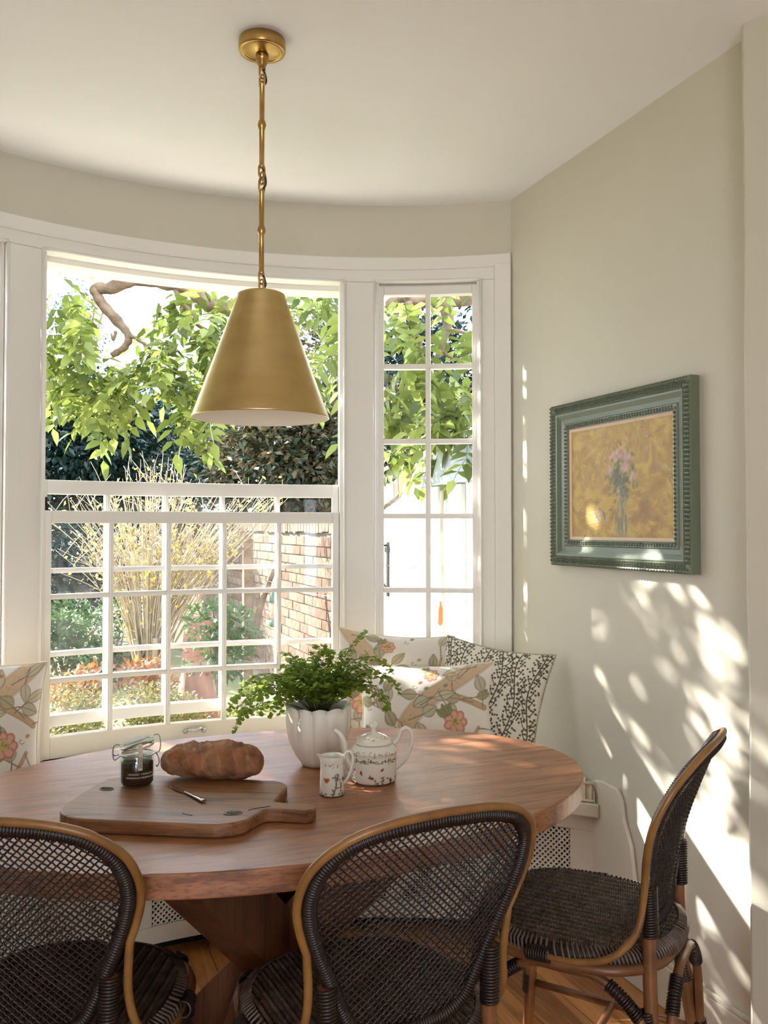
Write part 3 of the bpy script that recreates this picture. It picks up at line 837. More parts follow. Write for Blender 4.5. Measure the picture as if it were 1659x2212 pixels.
    # curved brackets under the seat
    def arch(A, B, h, dirz=1): return spline([A, (A[0]*.93+B[0]*.07, A[1]*.93+B[1]*.07, A[2]+(h-A[2])*.62), ((A[0]*.72+B[0]*.28), (A[1]*.72+B[1]*.28), h-.012), ((A[0]+B[0])/2, (A[1]+B[1])/2, h), ((B[0]*.72+A[0]*.28), (B[1]*.72+A[1]*.28), h-.012), (B[0]*.93+A[0]*.07, B[1]*.93+A[1]*.07, B[2]+(h-B[2])*.62), B], 6)
    fr, fl_, rr_, rl = (.192, .200, .11), (-.192, .200, .11), (.180, -.230, .11), (-.180, -.230, .11)
    CM['brackets'] = [MB().tube(arch(A, B, .405), .0105, 8).mesh('bracket') for A, B in ((fr, fl_), (fr, rr_), (fl_, rl), (rr_, rl))]
    CM['stretchers'] = [MB().tube([A, B], .0095, 8).mesh('stretcher') for A, B in (((.194, .202, .155), (.181, -.228, .155)), ((-.194, .202, .155), (-.181, -.228, .155)), ((.187, -.02, .155), (-.187, -.02, .155)))]
    # dark bindings
    m = MB()
    def bind(A, B, r):
        A = Vector(A); B = Vector(B); n = max(3, int((B-A).length/.0055)); d = (B-A).normalized(); n_ = d.orthogonal().normalized(); b_ = d.cross(n_)
        for k in range(n):
            c = A.lerp(B, (k+.5)/n); m.tube([c+(n_*cos(2*pi*q/10)+b_*sin(2*pi*q/10))*r+d*.0012*sin(2*pi*q/10) for q in range(10)], .0031, 5, closed=True)
    for sx in (1, -1):
        bind((.176*sx, .178, .42), (.181*sx, .185, .33), .0155); bind((.191*sx, .199, .18), (.194*sx, .203, .13), .0155)
        bind((.160*sx, -.190, .60), (.157*sx, -.192, .50), .0158)
        bind((.166*sx, -.186, .35), (.170*sx, -.198, .27), .0155); bind((.178*sx, -.226, .18), (.182*sx, -.238, .125), .0155)
        bind((.150*sx, .205, .436), (.172*sx, .185, .438), .0145); bind((.224*sx, .05, .440), (.228*sx, .0, .444), .0145)
        pass
    for A, B in ((fr, fl_), (fr, rr_), (fl_, rl), (rr_, rl)):
        pts = arch(A, B, .405)
        for i0 in (8, 9, 10, 11, 24, 25, 26, 27): bind(pts[i0], pts[i0+1], .0125)
    CM['binding'] = m.mesh('binding', False)
chair_mesh()
def make_chair(x, y, r, label):
    t = tag(empty('rattan_chair', (x, y, 0), r), label, 'chair', 'rattan bistro chairs at the oval table')
    bk = link('back_weave', CM['woven_back'], M['wicker'], t, 'stuff')
    link('back_border', CM['wrapped_border'], M['wicker'], t)
    link('outer_pole', CM['outer_pole'], M['rattan'], t)
    link('seat_ring', CM['seat_ring'], M['rattan_leg'], t)
    s = link('seat', CM['seat'], M['wicker'], t); link('seat_weave', CM['seat_weave'], M['seatwicker'], s, 'stuff')
    for k in ('front_leg1', 'front_leg-1', 'rear_leg1', 'rear_leg-1'): link('leg', CM[k], M['rattan_leg'], t)
    for me_ in CM['brackets']: link('bracket', me_, M['rattan_leg'], t)
    for me_ in CM['stretchers']: link('stretcher', me_, M['rattan_leg'], t)
    link('binding', CM['binding'], M['wicker'], t, 'stuff')
    return t
make_chair(.583, 1.585, .10, 'dark woven rattan chair in the middle foreground with its back to us')
make_chair(1.190, 1.760, .68, 'dark woven rattan chair beside the sunlit right wall, seen from the side')
make_chair(.055, 1.785, -.44, 'dark woven rattan chair cut off by the left edge of the picture')
# ------------------------------------------------------------------ things on the table
def onz(px, py, z, push=0):
    a = at(px, py, 1.0)-Vector((0, 0, EYE)); t = (z-EYE)/a.z; p = Vector((0, 0, EYE))+a*t
    h = Vector((a.x, a.y, 0)).normalized(); return p+h*push
EPS = .0006
# --- bread board
BZ = TZ+EPS; BT = .027
brd = tag(empty('bread_board', (.278, 1.900, BZ), rad(-28.7)), 'worn wooden bread board with a stubby handle under the loaf', 'board')
o = [(.21, -.060)] 
def arcc(cx, cy, r, a0, a1, n=7): return [(cx+r*cos(rad(a0+(a1-a0)*i/n)), cy+r*sin(rad(a0+(a1-a0)*i/n))) for i in range(n+1)]
outl = arcc(.165, .095, .05, 0, 80) + arcc(-.125, .070, .085, 95, 180) + arcc(-.125, -.075, .085, 180, 270) + arcc(.120, -.080, .080, 270, 330) + [(.205, -.062), (.212, -.055)] + [(.240, -.052), (.262, -.054), (.290, -.056), (.303, -.046), (.306, -.030), (.302, -.012), (.288, -.004), (.262, -.006), (.240, -.008), (.214, -.004), (.214, .02)]
MB().prism(outl, 0, BT, bev=.0045).build('board', M['board'], brd)
def badge(x, y, a, r1, r2):
    Mx = Matrix.Translation((x, y, BT)) @ Matrix.Rotation(a, 4, 'Z')
    m = MB(); m.prism([(r1*cos(2*pi*i/28), r2*sin(2*pi*i/28)) for i in range(28)], 0, .0012, M=Mx)
    for i in range(9):
        t = -.8+1.6*i/8; m.tube([Mx @ Vector((t*r1*.8, -r2*.7*sqrt(max(0, 1-t*t)), .0014)), Mx @ Vector((t*r1*.8+.002, r2*.7*sqrt(max(0, 1-t*t)), .0016))], .0011, 4)
    m.build('badge', M['medal'], brd)
badge(.150, -.088, .35, .019, .013)
badge(-.170, .035, -.3, .018, .012)
def groove(pts):
    m = MB(); m.tube([(x_, y_, BT+.0001) for x_, y_ in pts], .0009, 4); m.build('crack', M['void'], brd)
groove([(.175, -.068), (.19, -.052), (.212, -.038)]); groove([(.05, -.10), (.06, -.108), (.075, -.112)])

# --- loaf
def loaf():
    n, m_ = 96, 56; V = []; C = []
    crust = np.array(lin((156, 102, 64))); dark = np.array(lin((98, 54, 30))); flour = np.array(lin((206, 168, 124)))
    rl = random.Random(5); scores = [(-.55, .9), (-.25, 1.0), (.05, 1.0), (.35, .95), (.62, .8)]
    from mathutils import noise
    for i in range(n+1):
        t = -1+2*i/n; prof = (1-abs(t)**3.2)**.42 if abs(t) < 1 else 0
        for j in range(m_):
            a = 2*pi*j/m_; ca, sa = cos(a), sin(a)
            ry = .050*prof; rz = (.043 if sa > 0 else .033)*prof
            x_ = .118*t; y_ = ry*math.copysign(abs(ca)**.9, ca)+.006*sin(t*2.5); z_ = rz*math.copysign(abs(sa)**.85, sa)
            P = Vector((x_*22, y_*22, z_*22)); d = noise.fractal(P*1.6, .8, 2.0, 6)*.0042+noise.noise(P*.35)*.006
            # ear along the top and slashes
            ridge = math.exp(-((a-pi*.42-.25*t)/.16)**2)*.006*(1-t*t)
            sc_ = 0
            for s0, k in scores:
                ln = t-s0-.16*(a-pi/2); sc_ += math.exp(-(ln/.02)**2)*(sa > .1)*k
            rr = d+ridge-.0012*sc_
            nrm = Vector((t*.15, ca, sa)).normalized()
            z_ = max(z_+nrm.z*rr, -.033)
            V.append((x_, y_+nrm.y*rr, z_+.033))
            f = .5+.5*noise.noise(P*1.7); w = max(0, noise.noise(P*.8+Vector((5, 0, 0))))
            c = crust*(.45+.75*f); c = c*(1-.3*min(1, sc_*.6))+flour*.3*min(1, sc_*.6); vein = math.exp(-(noise.noise(P*.7+Vector((0, 9, 0)))/.06)**2)*max(0, noise.noise(P*2.3)+.3); c = c*(1-.45*vein)+flour*.45*vein; d2 = max(0, noise.noise(P*3.1+Vector((3, 3, 0)))); c = c*(1-.45*d2)
            c = c*(1-.55*w)+flour*.55*w; c = c*(.75+.35*max(0, sa)) if False else c
            C.append(np.clip(c, 0, 1))
    F = []
    for i in range(n):
        for j in range(m_): F.append((i*m_+j, i*m_+(j+1) % m_, (i+1)*m_+(j+1) % m_, (i+1)*m_+j))
    me = npmesh('bread_loaf', V, F, True); vcol(me, C)
    return me
lf = tag(link('bread_loaf', loaf(), vmat('crust', .8, 1.0, 130)), 'crusty brown loaf of bread lying on the wooden board', 'bread')
lf.location = (.376, 2.018, BZ+BT+EPS); lf.rotation_euler = (0, 0, rad(-27))

# --- butter knife
kn = empty('butter_knife', (.302, 1.908, BZ+BT+EPS), math.atan2(1.841-1.98, .321-.275))
tag(kn, 'small steel butter knife lying on the wooden board', 'knife')
m = MB(); m.prism([(-.074, .001), (-.070, -.005), (-.05, -.0085), (-.025, -.0075), (-.008, -.004), (-.008, .003), (-.03, .0035), (-.06, .003)], .0015, .003); m.build('blade', M['steel'], kn)
m = MB(); m.tube(spline([(-.010, 0, .003), (.004, 0, .0036), (.02, 0, .0038), (.05, 0, .0042), (.068, 0, .0046), (.074, 0, .0046)], 4), [.003]*5+[.0032]*5+[.0042]*5+[.0056]*5+[.004], 10, flat=1.0)
for i, v in enumerate(m.v): m.v[i] = (v[0], v[1]*1.25, (v[2]-.004)*.6+.0036)
m.build('handle', M['steel'], kn)

# --- clip-top jar
jp = onz(296, 1706, BZ+BT, .037)
jar = tag(empty('preserve_jar', (jp.x, jp.y, BZ+BT+EPS), math.atan2(-jp.x*0-.0, 1)), 'clip-top glass jar of dark marmalade with its lid tilted open', 'jar')
jr = .0375
m = MB(); m.lathe([(.030, .0), (.035, .002), (jr, .008), (jr, .052), (.036, .060), (.0335, .066), (.0335, .070), (.0355, .072), (.0355, .076), (.0315, .077), (.0305, .066), (.034, .056), (.0350, .008), (.032, .004), (.001, .003)], 40, cap=False); m.build('glass_body', M['jarglass'], jar)
m = MB(); m.lathe([(.031, .0038), (.0344, .008), (.0344, .052), (.031, .059), (.001, .060)], 40); jm = m.build('marmalade', M['jam'], jar)
# lid tilted: hinged at the back right
Lm = Matrix.Translation((0, .0, .088)) @ Matrix.Rotation(rad(-14), 4, Vector((.25, 1, 0)).normalized())
m = MB(); m.lathe([(.030, -.006), (.0345, -.004), (.0365, .000), (.0365, .006), (.034, .009), (.028, .0105), (.0275, .0095), (.001, .0095)], 40, M=Lm)
lid = m.build('glass_lid', M['jarglass'], jar)
m = MB(); m.lathe([(.031, -.0045), (.0355, -.0035), (.0355, -.008), (.031, -.009)], 36, M=Lm, cap=False); m.build('rubber_seal', pm('seal_rubber', (206, 190, 160), .6), lid)
m = MB(); m.lathe([(.027, .0098), (.027, .0104), (.001, .0104)], 32, M=Lm); m.build('lid_label', pm('lid_paper', (176, 180, 168), .5, var=.25, vscale=60), lid)
# wires
m = MB(); ring = [Vector((.0372*cos(2*pi*i/36), .0372*sin(2*pi*i/36), .0685)) for i in range(36)]; m.tube(ring, .0012, 6, closed=True)
ring = [Lm @ Vector((.0378*cos(2*pi*i/36), .0378*sin(2*pi*i/36), .003)) for i in range(36)]; m.tube(ring, .0012, 6, closed=True)
for sgn in (1,):
    m.tube(spline([(.037, -.006, .068), (.047, -.006, .072), (.050, 0, .090), (.046, .004, .105), (.036, .004, .105)], 5), .0013, 6)
    m.tube(spline([(.037, .006, .068), (.044, .008, .060), (.048, .004, .046), (.043, 0, .036), (.041, 0, .040)], 5), .0013, 6)
m.tube(spline([(-.037, -.008, .068), (-.048, -.006, .060), (-.052, 0, .070), (-.050, 0, .088), (-.044, 0, .092), (-.037, 0, .090)], 5), .0013, 6)
m.tube(spline([(-.037, .008, .068), (-.047, .008, .066), (-.052, .004, .072)], 5), .0013, 6)
m.build('wire_clasp', M['wire'], jar)
# paper strip down the front of lid and body
def wrap(ang0, z, r): return Vector((r*sin(ang0), -r*cos(ang0), z))
m = MB(); V = []
for z, r in ((.098, .0385), (.094, .0388), (.090, .0388), (.084, .0386), (.074, .0386), (.062, .0383), (.040, .0383)):
    for a in (-.05, .07, .19): V.append(wrap(a, z, r))
F = [(3*i+j, 3*i+j+1, 3*i+4+j, 3*i+3+j) for i in range(6) for j in range(2)]
m.add(V, F); strip = m.build('paper_seal', M['paper'], jar)
m = MB()
for k in range(4):
    a = -.02+.05*k; m.tube([wrap(a, .070, .0384), wrap(a+.01, .058, .0386), wrap(a, .045, .0386)], .0004, 4)
m.build('handwriting', M['darkink'], strip)
def jar_text(txt, z, size):
    cu = bpy.data.curves.new('lettering', 'FONT'); cu.body = txt; cu.size = size; cu.align_x = 'CENTER'; cu.resolution_u = 1
    to = bpy.data.objects.new('lettering', cu); COL.objects.link(to)
    dg = bpy.context.evaluated_depsgraph_get(); me = bpy.data.meshes.new_from_object(to.evaluated_get(dg)); bpy.data.objects.remove(to)
    for v in me.vertices:
        a = v.co.x/.0382+.1; zz = z+v.co.y; v.co = (.0382*sin(a), -.0382*cos(a), zz)
    me.materials.clear(); link('lettering', me, M['ink'], jar)
jar_text('ORGANIC ORANGE &', .0300, .0058); jar_text('CINNAMON MARMALADE', .0225, .0058)

# --- maidenhair fern in a fluted white planter
pp = onz(688, 1663, TZ, .050)
fern = tag(empty('potted_fern', (pp.x, pp.y, TZ+EPS)), 'bright green maidenhair fern in a white fluted planter on the table', 'potted plant')
n, V, F = 144, [], []
prof = [(.043, 0), (.050, .002), (.054, .012), (.062, .03), (.071, .055), (.078, .082), (.081, .108), (.081, .128), (.081, .146)]
inner = [(.076, .145), (.072, .125), (.066, .10)]
for k, (r, z) in enumerate(prof):
    f = z/.14
    for i in range(n):
        a = 2*pi*i/n; s_ = a*9+f*1.9*sin(a*3)
        fl_ = abs(sin(s_/2))**.6; lf2 = abs(sin(a*2.5+.4+f*1.1))**.5
        w = .010*fl_*(.25+.75*min(1, f*2.2))+.0055*lf2*min(1, f*3)*(1-.4*f)
        zz = z+(.006*abs(sin(a*6)) if k == len(prof)-1 else 0)
        V.append(((r-.011+w)*cos(a), (r-.011+w)*sin(a), zz))
for r, z in inner:
    for i in range(n):
        a = 2*pi*i/n; V.append((r*cos(a)*.95, r*sin(a)*.95, z+(.005*abs(sin(a*6)) if z > .13 else 0)))
K = len(prof)+len(inner)
for k in range(K-1):
    for i in range(n): F.append((k*n+i, k*n+(i+1) % n, (k+1)*n+(i+1) % n, (k+1)*n+i))
me = npmesh('planter', V, F, True); link('planter', me, M['planter'], fern)
MB().lathe([(.001, .10), (.064, .10), (.064, .124), (.03, .130), (.001, .130)], 32).build('soil', M['soil'], fern)
def leaflet(m, c, d, nrm, s_):
    """small fan-shaped maidenhair leaflet"""
    d = d.normalized(); sd = d.cross(nrm)
    sd = sd.normalized() if sd.length > 1e-4 else d.orthogonal().normalized(); nn = sd.cross(d)
    V = [c, c+d*s_*.45+sd*s_*.52+nn*s_*.06, c+d*s_*.86+sd*s_*.40, c+d*s_*1.0+nn*s_*.05, c+d*s_*.86-sd*s_*.40, c+d*s_*.45-sd*s_*.52+nn*s_*.06]
    m.add(V, [(0, 1, 2, 3), (0, 3, 4, 5)], False)
rf = random.Random(11)
def frond(az, elev, L, droop, size=.0125):
    st = MB(); lv = MB()
    d0 = Vector((cos(az)*cos(elev), sin(az)*cos(elev), sin(elev))); p = Vector((cos(az)*.02*rf.random(), sin(az)*.02*rf.random(), .126)); path = [p.copy()]
    N_ = 16; d = d0.copy()
    for i in range(N_):
        d = (d+Vector((0, 0, -droop*(i/N_)**1.1))).normalized(); p = p+d*L/N_; path.append(p.copy())
    st.tube(path, [.0011*(1-.6*i/N_) for i in range(N_+1)], 4)
    for i in range(5, N_+1):
        tdir = (path[i]-path[i-1]).normalized(); side = tdir.cross(Vector((0, 0, 1)))
        side = side.normalized() if side.length > .05 else Vector((1, 0, 0))
        for sg in (1, -1):
            f = (i-5)/(N_-5); pl = L*.26*(1-f*.75)*rf.uniform(.7, 1.2); q = path[i].copy(); pd = (side*sg*.85+tdir*.6+Vector((0, 0, .1))).normalized()
            ns = max(2, int(pl/.0085)); pts = [q.copy()]
            for k in range(ns):
                pd = (pd+Vector((0, 0, -.16))+Vector((rf.gauss(0, .1), rf.gauss(0, .1), 0))).normalized(); q = q+pd*pl/ns; pts.append(q.copy())
                nrm = Vector((rf.gauss(0, .5), rf.gauss(0, .5), 1)).normalized()
                ld = (pd*.5+pd.cross(nrm)*(1 if k % 2 else -1)*.8+Vector((0, 0, -.15)))
                leaflet(lv, q, ld, nrm, size*rf.uniform(.75, 1.2))
            leaflet(lv, q, pd, Vector((rf.gauss(0, .4), rf.gauss(0, .4), 1)).normalized(), size)
            if len(pts) > 1: st.tube(pts, .0005, 3)
    fo = lv.build('frond', M['frond'], fern); st.build('stalk', M['fernstem'], fo)
for i in range(40):
    az = 2*pi*i/40*2.39996*6.37+rf.uniform(-.2, .2); 
    aa = rf.uniform(0, 2*pi); toward = max(0, -sin(aa)); frond(aa, rf.uniform(.75+.35*toward, 1.45), rf.uniform(.12, .19)*(1-.25*toward), rf.uniform(.08, .28)*(1-.4*toward))
RV = Vector((cos(YAW), -sin(YAW), 0)); lft = math.atan2(-RV.y, -RV.x); rgt = math.atan2(RV.y, RV.x)
for k, (da, el, L, dr) in enumerate(((0, .75, .25, .30), (.25, .95, .26, .34), (-.3, .6, .23, .28), (.5, .8, .23, .30), (-.55, .9, .24, .36), (.1, .45, .22, .26))): frond(lft+da, el, L, dr)
for k, (da, el, L, dr) in enumerate(((0, 1.0, .24, .34), (.3, 1.15, .26, .36), (-.25, .9, .21, .36), (.1, 1.3, .22, .15))): frond(rgt+da, el, L, dr)

# --- porcelain teapot and milk jug, both sprigged
def sprig(cv, rp, W, H, scale=1.0, branches=9):
    for b in range(branches):
        x_ = W*(b+.5)/branches+rp.uniform(-.004, .004); y_ = rp.uniform(0, H*.25); pts = [(x_, y_)]; ang = rp.uniform(1.1, 2.0)
        for k in range(9):
            ang += rp.uniform(-.55, .55); x_ += cos(ang)*.006*scale; y_ += sin(ang)*.006*scale; pts.append((x_, y_))
            for sg in (1, -1):
                if rp.random() < .85: cv.leaf(x_, y_, .0058*scale, .0017*scale, ang+sg*rp.uniform(.6, 1.1), rp.choice([(110, 124, 70), (136, 140, 84), (92, 104, 60)]))
        cv.line(pts, .0006*scale, (128, 112, 78))
        if rp.random() < .7: cv.ell(pts[-1][0], pts[-1][1], .0026*scale, .0022*scale, 0, rp.choice([(168, 66, 44), (196, 120, 60), (110, 120, 160)]))
def lathe_print(name, prof, n, canvas_fn, parent, W_r, sub=46, taper=None):
    """printed porcelain surface of revolution"""
    zs = [p[1] for p in prof]; pts = []
    cum = [0]
    for a, b in zip(prof[:-1], prof[1:]): cum.append(cum[-1]+math.hypot(b[0]-a[0], b[1]-a[1]))
    S = np.linspace(0, cum[-1], sub)
    r = np.interp(S, cum, [p[0] for p in prof]); z = np.interp(S, cum, zs)
    A = np.linspace(0, 2*pi, n, endpoint=False)
    U = np.tile(A*W_r, sub); Vv = np.repeat(S, n)
    cv = Canvas(U, Vv, (238, 234, 222)); canvas_fn(cv, 2*pi*W_r, cum[-1])
    V = np.c_[np.repeat(r, n)*np.cos(np.tile(A, sub)), np.repeat(r, n)*np.sin(np.tile(A, sub)), np.repeat(z, n)]
    i = np.arange(n); F = []
    for k in range(sub-1): F.append(np.c_[k*n+i, k*n+(i+1) % n, (k+1)*n+(i+1) % n, (k+1)*n+i])
    me = npmesh(name, V, np.vstack(F), True); vcol(me, cv.c)
    return link(name, me, M['china'], parent)
M['china'] = vmat('printed_china', .1, coat=.4)
tp = onz(807, 1700, TZ, .053)
tea = tag(empty('teapot', (tp.x, tp.y, TZ+EPS), 0), 'white porcelain teapot with painted sprigs and butterflies', 'teapot')
TR = .0535
def teaprint(cv, W, H):
    rp = random.Random(21)
    base = .045
    sprig(cv, rp, W, H*.45, 1.25, 20)
    # garland under the shoulder
    gx = np.linspace(0, W, 160)
    cv.line([(x_, .104+.0025*sin(x_*95)) for x_ in gx], .0009, (96, 110, 66)); cv.line([(x_, .104-.0025*sin(x_*95)) for x_ in gx], .0007, (150, 120, 70))
    for k in range(90): cv.leaf(rp.uniform(0, W), .104+rp.uniform(-.004, .004), .006, .0017, rp.uniform(0, 6), rp.choice([(104, 118, 66), (136, 140, 84)]))
    for k in range(14):
        x_, y_ = W*(k+.5)/14, rp.uniform(.058, .094)
        cc = rp.choice([(150, 50, 38), (166, 72, 44), (190, 116, 56)])
        for a in (.5, 1.3, 2.2, 2.9): cv.leaf(x_, y_, .006, .0024, a+k, cc)
    for k in range(60): cv.leaf(rp.uniform(0, W), .118+rp.uniform(-.002, .008), .0052, .0015, rp.uniform(0, 6), rp.choice([(104, 118, 66), (150, 130, 84), (180, 110, 70)]))
# profile length starts at the centre of the foot
lathe_print('teapot_body', [(.001, .002), (.044, .002), (.046, 0), (.049, .001), (TR-.001, .004), (TR, .010), (TR, .062), (.0545, .066), (.0565, .070), (.0565, .072), (.0535, .077), (.046, .085), (.042, .088), (.0395, .0875), (.038, .080)], 260, teaprint, tea, TR, 74)
def lidprint(cv, W, H):
    rp = random.Random(4)
    for k in range(40): cv.leaf(rp.uniform(0, W), .014+rp.uniform(0, .012), .0048, .0015, rp.uniform(0, 6), rp.choice([(104, 118, 66), (150, 130, 84), (176, 92, 60)]))
lathe_print('teapot_lid', [(.0435, .0885), (.044, .091), (.040, .097), (.030, .104), (.018, .109), (.010, .111), (.0065, .114), (.006, .118), (.0085, .122), (.0115, .126), (.0115, .130), (.008, .134), (.0005, .1355)], 120, lidprint, tea, .034, 46)
Rl = RV
def rp3(r, z, f=0): return Vector((Rl.x*r - Rl.y*f*0, Rl.y*r, z))
m = MB(); hp = spline([rp3(.050, .026), rp3(.060, .034), rp3(.076, .052), rp3(.088, .078), rp3(.091, .100), rp3(.086, .116), rp3(.075, .122), rp3(.064, .114), rp3(.058, .098), rp3(.048, .086)], 6)
m.tube(hp, .0048, 10); m.build('handle', M['porcelain'], tea)
m = MB(); sp = spline([rp3(-.046, .030), rp3(-.058, .042), rp3(-.066, .066), rp3(-.072, .092), rp3(-.080, .108), rp3(-.094, .118)], 6); q = len(sp)
m.tube(sp, [.016-.011*min(1, (i/(q-1))**.6) for i in range(q)], 14); m.build('spout', M['porcelain'], tea)
jg = onz(717, 1724, TZ, .028)
jug = tag(empty('milk_jug', (jg.x, jg.y, TZ+EPS)), 'small white porcelain milk jug with a butterfly print', 'jug')
def jugprint(cv, W, H):
    rp = random.Random(8)
    sprig(cv, rp, W, H*.55, 1.25, 6)
    gx = np.linspace(0, W, 80); cv.line([(x_, .031+.0012*sin(x_*200)) for x_ in gx], .0006, (110, 116, 66))
    # butterfly facing the camera side: angle of -y direction
    for da, cc in ((-.12, (200, 112, 36)), (1.6, (150, 60, 40)), (3.2, (206, 130, 50)), (4.6, (110, 120, 160))):
        x_ = (((math.atan2(-jg.y, -jg.x)-.35+da) % (2*pi))*.0265); y_ = .062
        for a, l in ((.4, .009), (1.0, .008), (2.2, .008), (2.8, .009), (-.5, .006), (3.6, .006)): cv.leaf(x_, y_, l, .0034, a, cc)
        cv.line([(x_, y_-.004), (x_, y_+.004)], .0007, (70, 46, 30))
    for k in range(26): cv.leaf(rp.uniform(0, W), .086+rp.uniform(0, .014), .005, .0015, rp.uniform(0, 6), rp.choice([(104, 118, 66), (150, 120, 70)]))
lathe_print('jug_body', [(.001, .002), (.023, .002), (.0255, .0), (.0272, .002), (.0275, .006), (.0262, .055), (.0255, .070), (.0268, .073), (.0272, .078), (.0268, .083), (.0276, .0865), (.0262, .0862), (.0245, .078), (.024, .02), (.001, .012)], 150, jugprint, jug, .0265, 64)
m = MB(); m.tube(spline([rp3(.025, .024), rp3(.033, .032), rp3(.042, .050), rp3(.047, .070), rp3(.046, .086), rp3(.039, .0945), rp3(.031, .090), rp3(.0255, .078)], 6), .0032, 9); m.build('handle', M['porcelain'], jug)
m = MB(); m.add([rp3(-.0262, .074), rp3(-.0262, .0865)+Vector((-Rl.y, Rl.x, 0))*.010, rp3(-.0345, .0905), rp3(-.0262, .0865)-Vector((-Rl.y, Rl.x, 0))*.010], [(0, 1, 2), (0, 2, 3)]); m.build('lip', M['porcelain'], jug)

# ------------------------------------------------------------------ scatter cushions
def cushion_mesh(a, b, T, paint, base, n=190, seed=0, wr=.004):
    from mathutils import noise
    n2 = max(40, int(n*b/a)); u = np.linspace(-1, 1, n); v = np.linspace(-1, 1, n2); U, V_ = np.meshgrid(u, v); U = U.ravel(); V_ = V_.ravel()
    cv = Canvas(U*a, V_*b, base); paint(cv, a, b)
    X = a*U*(1-.09*(1-V_**2)*np.abs(U)**1.5); Y = b*V_*(1-.10*(1-U**2)*np.abs(V_)**1.5)
    h = T*np.clip((1-np.abs(U)**2.4)*(1-np.abs(V_)**2.4), 0, 1)**.5
    wv = np.array([noise.noise(Vector((x_*9+seed, y_*9, 0))) for x_, y_ in zip(X, Y)])*wr*np.clip(h/T, 0, 1)*1.5
    V1 = np.c_[X, Y, h+wv+.002]; ii = (np.arange(n2-1)[:, None]*n+np.arange(n-1)[None]).ravel(); F1 = np.c_[ii, ii+1, ii+n+1, ii+n]
    V2 = np.c_[X, Y, -h*.8-.002]; F2 = np.c_[ii, ii+n, ii+n+1, ii+1]+len(V1)
    me = npmesh('cover', np.vstack([V1, V2]), np.vstack([F1, F2]), True); vcol(me, np.vstack([cv.c, cv.c]))
    e = []
    for t in np.linspace(-1, 1, 24, endpoint=False): e.append((t, -1))
    for t in np.linspace(-1, 1, 24, endpoint=False): e.append((1, t))
    for t in np.linspace(1, -1, 24, endpoint=False): e.append((t, 1))
    for t in np.linspace(1, -1, 24, endpoint=False): e.append((-1, t))
    pip = [Vector((a*p*(1-.09*(1-q*q)*abs(p)**1.5), b*q*(1-.10*(1-p*p)*abs(q)**1.5), 0)) for p, q in e]
    return me, pip
def floral(seed, flip=1):
    def f(cv, a, b):
        rp = random.Random(seed)
        tr = [(-.55*a*flip, -1.1*b), (-.30*a*flip, -.6*b), (-.22*a*flip, -.2*b), (0, .15*b), (.35*a*flip, .5*b), (.7*a*flip, .85*b), (.9*a*flip, 1.1*b)]
        trunk = [(p.x, p.y) for p in spline([(x_, y_, 0) for x_, y_ in tr], 10)]
        br2 = [(p.x, p.y) for p in spline([(0, .15*b, 0), (.3*a*flip, .3*b, 0), (.6*a*flip, .2*b, 0), (.9*a*flip, .05*b, 0)], 10)]
        br3 = [(p.x, p.y) for p in spline([(-.3*a*flip, -.6*b, 0), (-.1*a*flip, -.75*b, 0), (.3*a*flip, -.85*b, 0), (.6*a*flip, -.7*b, 0), (.8*a*flip, -.35*b, 0)], 10)]
        br4 = [(p.x, p.y) for p in spline([(-.25*a*flip, -.3*b, 0), (-.5*a*flip, -.1*b, 0), (-.75*a*flip, .2*b, 0), (-.85*a*flip, .6*b, 0)], 10)]
        for pth, w in ((br3, .006), (br4, .005), (br2, .011)):
            cv.line(pth, w, (150, 128, 100)); cv.line(pth, w*.7, (206, 172, 132))
        cv.line(trunk, .032, (176, 146, 114)); cv.line(trunk, .029, (212, 186, 152))
        for k in range(60):
            p = rp.choice(trunk); cv.line([(p[0]+rp.uniform(-.02, .02), p[1]+rp.uniform(-.02, .02)), (p[0]+rp.uniform(-.02, .02), p[1]+rp.uniform(-.02, .02))], .001, (190, 150, 112), .6)
        for pth in (br2, br3, br4, trunk):
            for k in range(4, len(pth)-1, 5 if pth is not trunk else 8):
                x_, y_ = pth[k]; ang = rp.uniform(0, 2*pi)
                cx_, cy_ = x_+cos(ang)*.05, y_+sin(ang)*.05; cv.line([(x_, y_), (cx_, cy_)], .0022, (150, 134, 106))
                cv.leaf(cx_, cy_, rp.uniform(.05, .085), rp.uniform(.014, .022), ang+rp.uniform(-.5, .5), rp.choice([(186, 174, 142), (196, 190, 164), (176, 164, 128), (206, 196, 168)]), rp.choice([(134, 120, 88), (120, 112, 92)]))
        for x_, y_, r in ((.45*a*flip, -.25*b, .034), (-.75*a*flip, -.55*b, .028), (.1*a*flip, .75*b, .022)):
            for k in range(7):
                an = 2*pi*k/7; cv.ell(x_+cos(an)*r*.75, y_+sin(an)*r*.75, r*.5, r*.45, an, (192, 122, 102)); cv.ell(x_+cos(an)*r*.7, y_+sin(an)*r*.7, r*.4, r*.34, an, (222, 172, 150))
            cv.ell(x_, y_, r*.5, r*.5, 0, (200, 178, 120))
            for k in range(16): cv.ell(x_+rp.gauss(0, r*.25), y_+rp.gauss(0, r*.25), .0022, .0022, 0, (150, 120, 76))
            for k in range(3): cv.leaf(x_-r*.8, y_+r*.5, r*1.4, r*.4, 1.4+k*.6, (150, 148, 108), (110, 108, 78))
        for k in range(9):
            x_, y_ = rp.uniform(-a, a)*.9, rp.uniform(-b, b)*.9
            cv.line([(x_+.011*t_*cos(t_*6), y_+.011*t_*sin(t_*6)) for t_ in np.linspace(.15, 1, 16)], .0014, (168, 156, 128))
            cv.ell(x_+.02, y_+.014, .008, .006, .5, rp.choice([(206, 164, 100), (140, 146, 130), (190, 130, 104)]))
    return f
